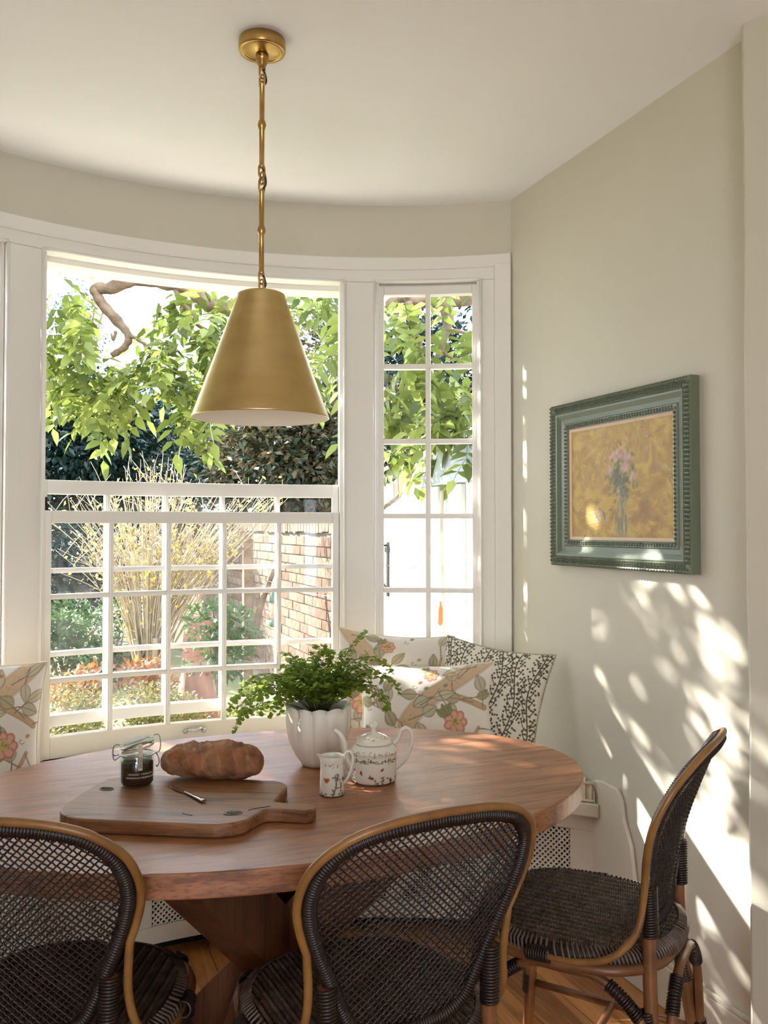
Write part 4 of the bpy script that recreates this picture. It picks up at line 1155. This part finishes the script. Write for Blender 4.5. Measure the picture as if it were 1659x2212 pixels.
def sprigs(cv, a, b):
    rp = random.Random(2); dk = (88, 79, 60); ncol = 6
    for c_ in range(ncol):
        x0_ = -a+2*a*(c_+.5)/ncol; st = [(x0_+.012*sin(y_*22+c_*2), y_) for y_ in np.linspace(-b, b, 40)]
        cv.line(st, .0026, dk)
        for k in range(26):
            y_ = -b+2*b*(k+.3)/26; sg = 1 if k % 2 else -1; x_ = x0_+.012*sin(y_*22+c_*2); ln = rp.uniform(.014, .026)
            ex, ey = x_+sg*ln, y_+ln*.95; cv.line([(x_, y_), (x_+sg*ln*.7, y_+ln*.45), (ex, ey)], .0018, dk)
            for dx, dy in ((0, .004), (sg*.009, -.002), (-sg*.008, .005), (sg*.004, .012)):
                cv.ell(ex+dx, ey+dy, .0040, .0040, 0, dk)
            cv.ell(x_+sg*ln*.55, y_+ln*.1, .0038, .0038, 0, dk)
    for k in range(260): cv.ell(rp.uniform(-a, a), rp.uniform(-b, b), .0036, .0036, 0, dk)
M['floral'] = vmat('floral_linen', .85, .25, 500); M['sprig'] = vmat('sprig_linen', .85, .25, 500)
def cushion(name, a, b, T, paint, base, mat, pipm, loc, face, tilt, roll, label, seed=0, n=190):
    """face: heading (deg from +y) the front looks towards; tilt: lean back from upright"""
    t = tag(empty(name, loc), label, 'cushion', 'scatter cushions on the window seat')
    Rz = Matrix.Rotation(-rad(face)+pi, 4, 'Z'); Rx = Matrix.Rotation(pi/2-rad(tilt), 4, 'X'); Rr = Matrix.Rotation(rad(roll), 4, 'Z')
    Mx = Rz @ Rx @ Rr
    t.rotation_euler = Mx.to_euler()
    me, pip = cushion_mesh(a, b, T, paint, base, n, seed)
    link('cover', me, mat, t); MB().tube(pip, .0042, 6, closed=True).build('piping', pipm, t)
    return t
def seatp(a, r, z): return (*bp_(a, r), z)
ZS = .556
c1 = cushion('sprig_cushion', .198, .198, .058, sprigs, (226, 220, 202), M['sprig'], M['piping2'], (1.430, 2.668, ZS+.198), 226, 20, -7, 'square cream cushion with dark brown berry sprigs in the corner of the seat', 1, 230)
c2 = cushion('floral_cushion', .235, .165, .055, floral(5), (238, 232, 220), M['floral'], M['piping'], (1.225, 2.720, ZS+.168), 212, 20, 3, 'oblong floral cushion with coral flower in front of the sprigged cushion', 2, 200)
c3 = cushion('floral_cushion', .21, .21, .05, floral(9, -1), (232, 224, 210), M['floral'], M['piping'], (1.165, 2.890, ZS+.214), 206, 16, -4, 'floral cushion mostly hidden behind the oblong floral cushion', 3, 170)
c4 = cushion('floral_cushion', .200, .200, .055, floral(14), (238, 232, 220), M['floral'], M['piping'], (-.175, 2.800, ZS+.208), 170, 16, -6, 'floral cushion on the seat at the left edge of the picture', 4, 200)
# ------------------------------------------------------------------ the garden
M['ground'] = pm('garden_soil', (96, 84, 58), .95, vscale=6, col2=(84, 98, 52), bump=.4, bscale=20)
gr = struct(MB().box(-14, 16, 3.3, 30, -.25, -.06).build('ground', M['ground']))
for ix in range(9):  # unseen pale paving, added to bounce sunlight up to the ceiling
    for iy in range(2):
        o = MB().box(-.29, .29, -.29, .29, -.01, .012).build('bounce_paving', pm('pale_bounce_stone', (216, 208, 192), .8, var=.1, vscale=6) if 'slab' not in M else M['slab'], gr, bevel=.006); M['slab'] = o.data.materials[0]; o.location = (-2.9+.6*ix, 3.66+.6*iy, -.06)
M['mortar'] = pm('mortar', (120, 114, 104), .95, var=.15, vscale=30, bump=.4, bscale=60, spec=.08)
def brickmat():
    m = pm('old_brick', (130, 116, 101), .9, vscale=18, col2=(100, 86, 75), bump=.6, bscale=50, spec=.08)
    N = m.node_tree.nodes; L = m.node_tree.links; b = N['Principled BSDF']; src = b.inputs['Base Color'].links[0].from_socket
    oi = N.new('ShaderNodeObjectInfo'); r = N.new('ShaderNodeValToRGB'); r.color_ramp.elements[0].color = (.62, .5, .45, 1); r.color_ramp.elements[1].color = (1.15, 1.1, 1.0, 1)
    L.new(oi.outputs['Random'], r.inputs['Fac']); mx = N.new('ShaderNodeMixRGB'); mx.blend_type = 'MULTIPLY'; mx.inputs['Fac'].default_value = 1
    L.new(src, mx.inputs['Color1']); L.new(r.outputs['Color'], mx.inputs['Color2']); L.new(mx.outputs['Color'], b.inputs['Base Color'])
    return m
M['brick'] = brickmat()
M['render'] = pm('white_render', (212, 211, 206), .85, var=.05, vscale=5, bump=.15, bscale=14, spec=.1)
M['lead'] = pm('lead_flashing', (176, 186, 196), .6, var=.25, vscale=6)
M['pipe'] = pm('weathered_pipe', (172, 166, 150), .7, var=.35, vscale=9)
M['bark'] = pm('bark', (134, 112, 90), .9, vscale=14, col2=(92, 74, 58), bump=.8, bscale=40)
M['redbark'] = pm('red_bark', (164, 116, 98), .9, vscale=10, col2=(110, 72, 60), bump=1.0, bscale=26, stretch=(1, 1, .35))
M['twig'] = pm('pale_twig', (176, 160, 132), .8, var=.3, vscale=30)
XW = 1.95
gw = struct(MB().box(XW, XW+.22, 5.32, 14.0, -.06, 1.31).build('wall_garden', M['mortar']))
bm_ = []
for v in range(4):
    m = MB(); w_, h_ = .2155/2, .0655/2; rb = random.Random(v); j = lambda: rb.uniform(-.003, .003)
    V = [(x_+j()*.6, y_+j(), z_+j()*.7) for x_ in (-.006, .05) for y_ in (-w_, w_) for z_ in (-h_, h_)]
    m.add(V, [(0, 1, 3, 2), (4, 6, 7, 5), (0, 4, 5, 1), (2, 3, 7, 6), (0, 2, 6, 4), (1, 5, 7, 3)]); bm_.append(m.mesh('brick'))
for me_ in bm_: me_.materials.append(M['brick'])
far = MB(); rb = random.Random(77)
for row in range(17):
    z = .035+row*.0755; y = 5.36+(.11 if row % 2 else 0)
    while y < 13.8:
        if row >= 4 and 5.5 < y < 9.9:
            o = link('brick', bm_[rb.randrange(4)], None, gw); o.location = (XW-.004-rb.uniform(0, .006), y, z)
        else: far.box(XW-.008, XW+.04, y-.107, y+.107, z-.032, z+.032)
        y += .226
far.build('distant_bricks', M['brick'], gw, kind='stuff')
y = 5.36
while y < 13.8:                                             # brick-on-edge coping
    o = MB().box(-.03, .25, -.033, .033, -.05, .055).build('coping_brick', M['brick'], gw); o.location = (XW, y, 1.36+rb.uniform(-.008, .008)); o.rotation_euler = (0, 0, rb.uniform(-.03, .03)); y += .078 if y < 9 else .3
# white painted stretch nearer the house with its raking brick top
ww = struct(empty('wall_white', (0, 0, 0)))
prf = [(5.34, -.06), (5.34, 1.36), (4.28, 1.62), (4.28, 1.66), (3.3, 1.66), (3.3, -.06)]
V = [(XW-.012, a, b) for a, b in prf]+[(XW+.22, a, b) for a, b in prf]; n = len(prf)
MB().add(V, [tuple(range(n)), tuple(n+i for i in reversed(range(n)))]+[(i, (i+1) % n, n+(i+1) % n, n+i) for i in range(n)]).build('rendered_wall', M['render'], ww)
for i in range(14):
    t = (i+.5)/14; o = MB().box(-.05, .25, -.036, .036, -.01, .085+.02*random.random()).build('coping_brick', M['mortar'] if i % 3 else M['brick'], ww)
    o.location = (XW, 5.34-1.06*t, 1.36+.26*t); o.rotation_euler = (-.24+random.uniform(-.06, .06), 0, random.uniform(-.06, .06))
# neighbour's white outbuilding above the wall end
lt = struct(empty('wall_outbuilding', (0, 0, 0)))
MB().box(1.90, 2.6, 3.35, 4.26, -.06, 1.57).build('rendered_wall', M['render'], lt)
m = MB(); m.add([(1.86, 3.3, 1.565), (1.86, 4.29, 1.555), (1.88, 4.27, 1.745), (1.88, 3.3, 1.80), (2.7, 3.3, 1.565), (2.7, 4.29, 1.555), (2.7, 4.27, 1.745), (2.7, 3.3, 1.80)], [(0, 1, 2, 3), (7, 6, 5, 4), (0, 4, 5, 1), (1, 5, 6, 2), (2, 6, 7, 3), (3, 7, 4, 0)])
m.build('lead_capping', M['lead'], lt, bevel=.01)
for y in (4.20, 4.06, 3.80, 3.62): MB().box(1.872, 1.90, y-.045, y+.045, -.06, 1.555).build('batten', M['render'], lt, bevel=.004)
m = MB(); m.tube(spline([(1.875, 3.965, 1.55), (1.872, 3.972, 1.3), (1.876, 3.96, .9), (1.872, 3.968, .5), (1.874, 3.962, 0)], 5), .011, 8); m.build('downpipe', M['pipe'], lt)
m = MB(); m.tube(spline([(1.864, 3.965, .98), (1.862, 3.962, .93), (1.864, 3.966, .86)], 4), [.006]*3+[.014]*3+[.016]*2+[.005], 6); m.build('rust_patch', pm('rust', (190, 96, 60), .8, var=.3), lt)
m = MB()
for z, yy in ((1.30, 5.2), (1.14, 5.2), (.70, 5.1)):
    m.tube([(XW-.02, yy-1.2*i/12, z-.03*sin(pi*i/12)+.02*i/12) for i in range(13)], .0022, 5)
m.build('wall_wire', M['bolt'], ww)
# iron hanging-basket bracket on the white wall
hb = tag(empty('iron_bracket', (XW-.012, 4.84, 1.1)), 'black wrought iron basket bracket fixed to the white garden wall', 'bracket')
m = MB(); m.box(-.012, 0, -.012, .012, -.16, .16); m.box(-.02, 0, -.02, .02, .10, .13); m.box(-.02, 0, -.02, .02, -.13, -.10)
m.build('back_plate', M['bolt'], hb)
m = MB(); m.tube([(-.01, 0, .14), (-.30, 0, .15)], .007, 6); m.tube(spline([(-.01, 0, -.12), (-.08, 0, -.02), (-.2, 0, .08), (-.28, 0, .14)], 6), .006, 6)
m.tube([Vector((-.09+.045*t*cos(t*7), 0, .085+.045*t*sin(t*7))) for t in np.linspace(.1, 1, 24)], .0045, 5); m.build('scroll_arm', M['bolt'], hb)

# ---- foliage tools
def leaf_cloud(P, size, up=.5, asp=.45, rng=RNG, out=None):
    """folded leaves at points P, returns verts/faces"""
    n = len(P); d = rng.normal(size=(n, 3)); d[:, 2] = d[:, 2]*.6-.25
    if out is not None: d = d*.7+out*.8
    d /= np.linalg.norm(d, axis=1)[:, None]
    nn = rng.normal(size=(n, 3)); nn[:, 2] += up*2
    s = np.cross(d, nn); s /= np.linalg.norm(s, axis=1)[:, None]+1e-9; nr = np.cross(s, d)
    L = size*rng.uniform(.65, 1.25, n)[:, None]; w = L*asp
    V = np.stack([P, P+d*L*.45+s*w*.5+nr*L*.08, P+d*L, P+d*L*.45-s*w*.5+nr*L*.08], 1).reshape(-1, 3)
    b = np.arange(n)[:, None]*4
    return V, np.vstack([b+[0, 1, 2], b+[0, 2, 3]])
def blob_points(n, c, r, rng=RNG, lumps=9, shell=.55):
    c = np.array(c); r = np.array(r)
    L = rng.normal(size=(lumps, 3)); L /= np.linalg.norm(L, axis=1)[:, None]; L = L*rng.uniform(.45, .75, (lumps, 1))
    lr = rng.uniform(.35, .6, lumps); k = rng.integers(0, lumps, n)
    v = rng.normal(size=(n, 3)); v /= np.linalg.norm(v, axis=1)[:, None]; v0 = v*(rng.uniform(shell, 1, n)[:, None])
    P = (L[k]+v0*lr[k][:, None])*r+c
    return P, v
def plant(name, label, cat, c, r, n, size, mat, group=None, trunk=True, asp=.45, lumps=9, zmin=0.0):
    """bush or tree: foliage mass (uncountable leaves) on a stem"""
    t = tag(empty(name, (c[0], c[1], -.06)), label, cat, group)
    P, o = blob_points(n, (0, 0, c[2]+.06), r, lumps=lumps); keep = P[:, 2] > zmin+.06; P = P[keep]; o = o[keep]
    V, F = leaf_cloud(P, size, out=o, asp=asp); link('foliage', npmesh('foliage', V, F), mat, t, 'stuff')
    if trunk:
        m = MB(); rt = max(.018, min(r)*.07)
        m.tube(spline([(0, 0, 0), (.03, .02, c[2]*.5), (-.02, 0, c[2]), (.02, 0, c[2]+r[2]*.5)], 5), [rt*(1-.045*i) for i in range(16)], 8)
        for k in range(5):
            a = k*1.3; m.tube(spline([(0, 0, c[2]*.55), (cos(a)*r[0]*.35, sin(a)*r[1]*.35, c[2]+r[2]*.1), (cos(a)*r[0]*.6, sin(a)*r[1]*.6, c[2]+r[2]*.4)], 4), rt*.4, 5)
        m.build('stem', M['bark'], t)
    return t
M['hedge'] = leafmat('evergreen_leaf', [(18, 40, 32), (26, 54, 42), (34, 66, 48), (22, 46, 40)], .22, .3)
M['hedge2'] = leafmat('bluegreen_leaf', [(30, 56, 48), (44, 76, 62), (36, 66, 50), (58, 90, 66)], .25, .4)
M['rustleaf'] = leafmat('rusty_leaf', [(30, 56, 38), (42, 70, 42), (48, 76, 46), (36, 62, 42), (44, 70, 40), (92, 76, 48)], .3, .4)
M['midgreen'] = leafmat('garden_leaf', [(50, 78, 32), (76, 104, 44), (98, 124, 54), (62, 92, 40)], .4)
M['boxleaf'] = leafmat('box_leaf', [(84, 88, 36), (108, 106, 50), (70, 78, 34), (124, 118, 66)], .3)
M['redleaf'] = leafmat('autumn_leaf', [(150, 70, 40), (172, 100, 58), (126, 62, 38), (150, 118, 66)], .4)
M['yellow'] = leafmat('yellow_leaf', [(214, 188, 66), (196, 172, 76), (172, 166, 76), (216, 196, 96)], .45)
M['wisteria'] = leafmat('wisteria_leaf', [(76, 90, 38), (124, 138, 64), (168, 174, 92), (92, 108, 48), (188, 190, 116), (140, 152, 74)], .5, .35)
def P3(px, py, D): return tuple(at(px, py, D))
tr = 'trees closing the garden behind the shrubs'
plant('evergreen_tree', 'dark evergreen tree at the far left behind the yellow shrub', 'tree', P3(130, 1010, 11.5), (1.9, 1.4, 1.25), 22000, .11, M['hedge'], tr, lumps=14)
plant('evergreen_tree', 'blue-green evergreen tree behind the yellow shrub, left of the lampshade', 'tree', P3(400, 1000, 15.0), (1.9, 1.3, 1.5), 20000, .11, M['hedge2'], tr, lumps=14)
plant('evergreen_tree', 'dark evergreen tree with rusty leaves beside the right edge of the big window', 'tree', P3(665, 950, 10.3), (1.25, 1.1, 1.35), 20000, .105, M['rustleaf'], tr, lumps=14)
plant('evergreen_tree', 'dark tree over the wall seen through the narrow side window', 'tree', P3(920, 930, 13.0), (1.7, 1.2, 1.8), 16000, .11, M['hedge'], tr, lumps=12)
plant('airy_tree', 'thin grey-green tree against the sky at upper left of the window', 'tree', P3(185, 700, 19), (.8, .8, .8), 700, .09, M['hedge2'], tr, lumps=8)
plant('evergreen_hedge', 'low dark hedge along the end of the garden', 'hedge', P3(110, 1225, 8.9), (1.25, .40, .62), 11000, .07, M['hedge'], None, False, lumps=22)
sb = 'low shrubs in the bed under the window'
plant('garden_shrub', 'mid-green shrub low at the left of the lower panes', 'shrub', P3(135, 1385, 5.9), (.36, .33, .34), 2600, .05, M['midgreen'], sb)
plant('garden_shrub', 'loose green shrub at the foot of the yellow shrub', 'shrub', P3(255, 1390, 7.6), (.38, .32, .34), 2200, .05, M['midgreen'], sb)
plant('garden_shrub', 'green shrub in front of the brick wall beside the red trunk', 'shrub', P3(470, 1375, 5.5), (.26, .26, .28), 1000, .05, M['midgreen'], sb)
plant('box_mound', 'clipped olive-green mound in the lower left pane', 'shrub', P3(130, 1560, 4.6), (.24, .26, .20), 3600, .026, M['boxleaf'], sb, lumps=12)
plant('box_mound', 'clipped olive-green mound in the second lower pane', 'shrub', P3(360, 1545, 5.0), (.28, .28, .19), 4200, .026, M['boxleaf'], sb, lumps=12)
plant('box_mound', 'small olive-green mound behind the fern', 'shrub', P3(580, 1560, 4.9), (.26, .26, .18), 2600, .026, M['boxleaf'], sb, lumps=12)
plant('autumn_shrub', 'rust-red leaved shrub above the clipped mounds in the lower left pane', 'shrub', P3(175, 1485, 5.3), (.22, .2, .15), 520, .055, M['redleaf'], sb)
plant('autumn_shrub', 'rust-red leaved shrub above the clipped mounds in the second pane', 'shrub', P3(315, 1480, 5.6), (.22, .2, .15), 520, .055, M['redleaf'], sb)

# ---- tall winter-flowering shrub with many pale stems and yellow leaves
sp = at(318, 1440, 6.3); ys = tag(empty('yellow_shrub', (sp.x, sp.y, -.06)), 'tall shrub of pale upright stems with yellow leaves in the middle of the garden', 'shrub')
m = MB(); rs = random.Random(31); tips = []
for k in range(5):
    a = 2*pi*k/5; m.tube(spline([(cos(a)*.05, sin(a)*.05, 0), (cos(a)*.05+.02, sin(a)*.06, .3), (cos(a)*.12, sin(a)*.12, .62)], 5), [.036-.0016*i for i in range(11)], 7)
for k in range(190):
    a = rs.uniform(0, 2*pi); sp_ = rs.uniform(.15, 1.0); H_ = rs.uniform(1.35, 2.0)-.35*sp_; r0 = rs.uniform(.02, .10)
    base = Vector((cos(a)*r0, sin(a)*r0, rs.uniform(.3, .65))); tip = Vector((cos(a)*sp_*.75, sin(a)*sp_*.6, H_))
    if k > 155: tip = Vector((rs.uniform(.5, 1.05), rs.uniform(-.3, .2), rs.uniform(1.45, 1.75)))
    mid = base.lerp(tip, .5)+Vector((-cos(a)*.08*sp_, -sin(a)*.08*sp_, .10))
    pts = spline([base, mid, tip], 5); m.tube(pts, [.006*(1-.08*i) for i in range(len(pts))], 4)
    for j in range(3):
        q = pts[rs.randrange(4, len(pts)-1)]; e = q+Vector((rs.gauss(0, .10), rs.gauss(0, .10), rs.uniform(.06, .22))); m.tube([q, q.lerp(e, .5)+Vector((0, 0, .01)), e], [.003, .0025, .0015], 3); tips += [q, q.lerp(e, .5), e]
    tips += pts[3:]
m.build('stems', M['twig'], ys, kind='stuff')
tp_ = np.array([tips[rs.randrange(len(tips))] for _ in range(1150)])+RNG.normal(size=(1150, 3))*.02
V, F = leaf_cloud(tp_, .036, asp=.6); link('leaves', npmesh('leaves', V, F), M['yellow'], ys, 'stuff')

# ---- reddish tree trunk and old leaning post
t0 = at(428, 1600, 5.9); rt = tag(empty('tree_trunk', (t0.x, t0.y, -.06)), 'broad reddish bare tree trunk standing in front of the brick wall', 'tree trunk')
m = MB(); V = []; F = []
for k in range(15):
    z = .80*k/14; 
    for i in range(20):
        a = 2*pi*i/20; r = (.155-.05*z)*(1+.09*sin(a*5+z*3)+.05*sin(a*9-z*7))+(.05*math.exp(-z*9)); V.append((r*cos(a)+.03*z, r*sin(a), z))
for k in range(14):
    for i in range(20): F.append((20*k+i, 20*k+(i+1) % 20, 20*k+20+(i+1) % 20, 20*k+20+i))
F.append(tuple(280+i for i in range(20))); m.add(V, F, True); m.build('bark', M['redbark'], rt)
p0 = at(534, 1500, 6.5); ps = tag(empty('garden_post', (p0.x, p0.y, -.06)), 'grey weathered wooden post with a leaning stake in front of the brick wall', 'post')
m = MB(); m.box(-.035, .035, -.035, .035, 0, 1.36); m.build('post', M['bark'], ps, bevel=.006)
m = MB(); m.tube(spline([(.04, -.03, .55), (.08, -.05, .8), (.16, -.04, 1.02), (.22, -.03, 1.18)], 5), [.03-.001*i for i in range(16)], 8); m.build('stake', M['bark'], ps)
wz = MB(); A = Vector((p0.x, p0.y-.03, 1.02)); B = Vector((XW, p0.y-1.1, .90))
wp = [A.lerp(B, i/16)-Vector((0, 0, .06*sin(pi*i/16))) for i in range(17)]
wz.tube(wp, .0022, 5); tag(wz.build('garden_wire', M['wire']), 'thin wire strung from the post to the brick wall', 'wire')
fp = wp[4]; fd = tag(empty('bird_feeder', fp), 'green and clear tube bird feeder hanging on the garden wire', 'bird feeder')
m = MB(); m.tube(spline([(0, 0, .0), (.012, 0, -.02), (.008, 0, -.045), (0, 0, -.05)], 4), .002, 5); m.build('hook', M['wire'], fd)
m = MB(); m.lathe([(.032, -.135), (.034, -.13), (.031, -.10), (.022, -.065), (.010, -.05), (.002, -.048)], 20); m.build('cap', M['bird_green'], fd)
m = MB(); m.lathe([(.024, -.27), (.024, -.135)], 20); m.build('seed_tube', M['seed'], fd)
m = MB(); m.lathe([(.026, -.31), (.034, -.30), (.036, -.27), (.026, -.262)], 20); m.build('base_tray', M['bird_green'], fd)

# ---- wisteria over the top of the window
wr = tag(empty('wisteria', P3(480, 640, 4.9)), 'wisteria with gnarled branches and bright green hanging leaves over the window', 'climber')
W0 = Vector(wr.location)
def branch(px, r0, r1, D0, D1, name='branch', k=5):
    n = len(px); pts = [at(x_, y_, D0+(D1-D0)*i/(n-1))-W0 for i, (x_, y_) in enumerate(px)]
    pts = spline(pts, k); m = MB(); q = len(pts)
    rj = random.Random(len(px)*17+int(px[0][0]))
    m.tube(pts, [(r0+(r1-r0)*i/(q-1))*rj.uniform(.82, 1.2) for i in range(q)], 8); m.build(name, M['bark'], wr)
    return pts
branch([(980, 540), (800, 575), (690, 590), (600, 596), (509, 662), (453, 657), (410, 623), (352, 609), (289, 604), (236, 623), (207, 623), (217, 652), (255, 695), (277, 724), (270, 748), (241, 768)], .055, .018, 4.7, 4.7)
branch([(560, 570), (430, 560), (300, 590), (160, 560), (0, 520), (-200, 470)], .05, .035, 4.9, 4.6)
branch([(380, 625), (392, 655), (420, 680), (425, 700), (450, 715), (472, 720)], .018, .007, 4.7, 4.6)
branch([(277, 724), (300, 735), (330, 760), (350, 800)], .012, .005, 4.7, 4.6)
branch([(250, 715), (245, 735), (240, 720)], .01, .005, 4.7, 4.7)
branch([(690, 592), (740, 630), (780, 690), (800, 760)], .03, .014, 4.7, 4.8)
branch([(1120, 600), (1000, 640), (950, 645), (905, 650), (870, 640), (830, 672)], .06, .03, 4.4, 4.6)
branch([(960, 650), (968, 690), (962, 720), (950, 760), (940, 775)], .035, .012, 4.45, 4.45)
branch([(880, 655), (890, 690), (895, 730), (880, 750)], .026, .010, 4.5, 4.45)
branch([(893, 720), (910, 735), (905, 760), (915, 775)], .012, .005, 4.45, 4.45)
branch([(962, 720), (985, 715), (1016, 722)], .014, .008, 4.45, 4.45)
branch([(855, 730), (875, 722), (893, 715), (915, 700)], .010, .010, 4.45, 4.45)
branch([(945, 745), (970, 770), (1000, 778)], .010, .006, 4.45, 4.45)
branch([(880, 640), (885, 600), (900, 560)], .02, .02, 4.5, 4.5)
def compound(seed, L=.26, nl=5):
    """pinnate leaf: rachis with paired folded leaflets, hanging along +x and drooping"""
    rl = random.Random(seed); m = MB(); pts = []
    for i in range(nl+2):
        t = i/(nl+1); pts.append(Vector((L*t*.92, .012*sin(t*3+seed), -.09*t*t*L/.26)))
    m.tube(pts, .0014, 3)
    def lf_(c, d, s_):
        d = d.normalized(); sd = d.cross(Vector((rl.gauss(0, .2), rl.gauss(0, .2), 1))).normalized(); nn = sd.cross(d)
        w = s_*.235; dp = Vector((0, 0, -1))
        V = [c, c+d*s_*.3+sd*w+nn*s_*.05, c+d*s_*.35-nn*.002, c+d*s_*.3-sd*w+nn*s_*.05, c+d*s_*.68+sd*w*.72+nn*s_*.03+dp*s_*.05, c+d*s_*.7+dp*s_*.06, c+d*s_*.68-sd*w*.72+nn*s_*.03+dp*s_*.05, c+d*s_+dp*s_*.14]
        m.add(V, [(0, 1, 2), (0, 2, 3), (1, 4, 5, 2), (2, 5, 6, 3), (4, 7, 5), (5, 7, 6)], True)
    for i in range(1, nl+1):
        for sg in (1, -1): lf_(pts[i], Vector((.45, sg*.85, -.25+rl.gauss(0, .18))), .098*rl.uniform(.8, 1.15))
    lf_(pts[-1], Vector((1, 0, -.4)), .105)
    return m.mesh('leaf', False)
CL = [compound(s, rl_, nl) for s, rl_, nl in ((1, .25, 4), (2, .22, 3), (3, .28, 5), (4, .24, 4))]
for me_ in CL: me_.materials.append(M['wisteria'])
rw = random.Random(19)
spots = [(125, 610, 7), (115, 680, 8), (105, 745, 7), (150, 800, 7), (118, 850, 3), (205, 790, 6), (250, 820, 7), (300, 840, 7), (340, 865, 5), (250, 855, 3), (335, 770, 6), (385, 720, 7), (420, 800, 7), (445, 850, 5), (395, 645, 6), (455, 690, 7), (490, 720, 6), (430, 745, 6), (470, 790, 5), (380, 830, 6), (500, 640, 5),
         (650, 625, 6), (690, 635, 6), (735, 660, 5), (730, 760, 5), (715, 800, 3), (850, 700, 7), (905, 640, 5), (870, 790, 7), (850, 830, 5), (960, 820, 8), (990, 860, 8), (1000, 690, 6), (960, 910, 7), (915, 950, 5), (1005, 930, 6), (1000, 800, 6), (940, 850, 6), (150, 720, 5)]
cnt = 0; restV = []; restF = []; nv = 0
cmn = []
for me_ in CL:
    V = np.array([v.co[:] for v in me_.vertices]); F = []
    for p in me_.polygons:
        vi = list(p.vertices); F += [vi[:3]] if len(vi) == 3 else [vi[:3], [vi[0], vi[2], vi[3]]]
    cmn.append((V, np.array(F)))
def stuff_leaf(pos, sc_=1.0):
    global nv
    V, F = cmn[rw.randrange(4)]; R_ = np.array((Matrix.Rotation(rw.uniform(0, 2*pi), 3, 'Z') @ Matrix.Rotation(rw.uniform(.0, 1.0), 3, 'Y') @ Matrix.Rotation(rw.uniform(-.6, .6), 3, 'X')))
    restV.append(V @ R_.T*sc_+np.array(pos)); restF.append(F+nv); nv += len(V)
for x_, y_, k in spots:
    D = rw.uniform(4.35, 4.8) if x_ < 800 else rw.uniform(4.1, 4.5)
    c = at(x_, y_, D)
    for i in range(k):
        p = c+Vector((rw.gauss(0, .085), rw.gauss(0, .13), rw.gauss(0, .075)))-W0
        o = link('leaf', CL[rw.randrange(4)], None, wr); o.location = p
        o.rotation_euler = (rw.uniform(-.6, .6), rw.uniform(0, 1.0), rw.uniform(0, 2*pi)); s_ = rw.uniform(.75, 1.05); o.scale = (s_, s_, s_); cnt += 1
        if cnt % 4 == 0: stuff_leaf(p+Vector((rw.gauss(0, .12), rw.uniform(.05, .4), rw.gauss(0, .1))), .9)
# rest of the climber, mostly out of view, placed to dapple and shade the room
for i in range(70):           # added across the sun's path to shade the picture
    stuff_leaf(Vector((rw.uniform(-.75, -.05), rw.uniform(4.5, 5.5), rw.uniform(3.36, 3.95)))-W0)
for i in range(290):          # unseen dense leaves added to keep sun off the table
    stuff_leaf(Vector((rw.uniform(-2.5, -.85), rw.uniform(4.0, 5.4), rw.uniform(2.35, 3.2)))-W0)
for i in range(42):  # added to break the sun on the wall into dapples
    stuff_leaf(Vector((rw.uniform(-.85, -.10), rw.uniform(4.0, 5.2), rw.uniform(1.7, 2.9)))-W0, .8)
for i in range(120):  # added to shade the wall above the dapples
    stuff_leaf(Vector((rw.uniform(-.9, .3), rw.uniform(4.4, 6.0), rw.uniform(3.1, 4.1)))-W0, .9)
for i in range(430):
    x_ = rw.uniform(-2.6, 2.4); y_ = rw.uniform(4.2, 6.0)
    z_ = rw.uniform(2.95, 4.1) + .25*max(0, y_-4.8)
    if x_ > -.5 and z_ < 3.3 and rw.random() < .35: continue
    stuff_leaf(Vector((x_, y_, z_))-W0, 1.0)
link('leaves', npmesh('leaves', np.vstack(restV), np.vstack(restF)), M['wisteria'], wr, 'stuff')
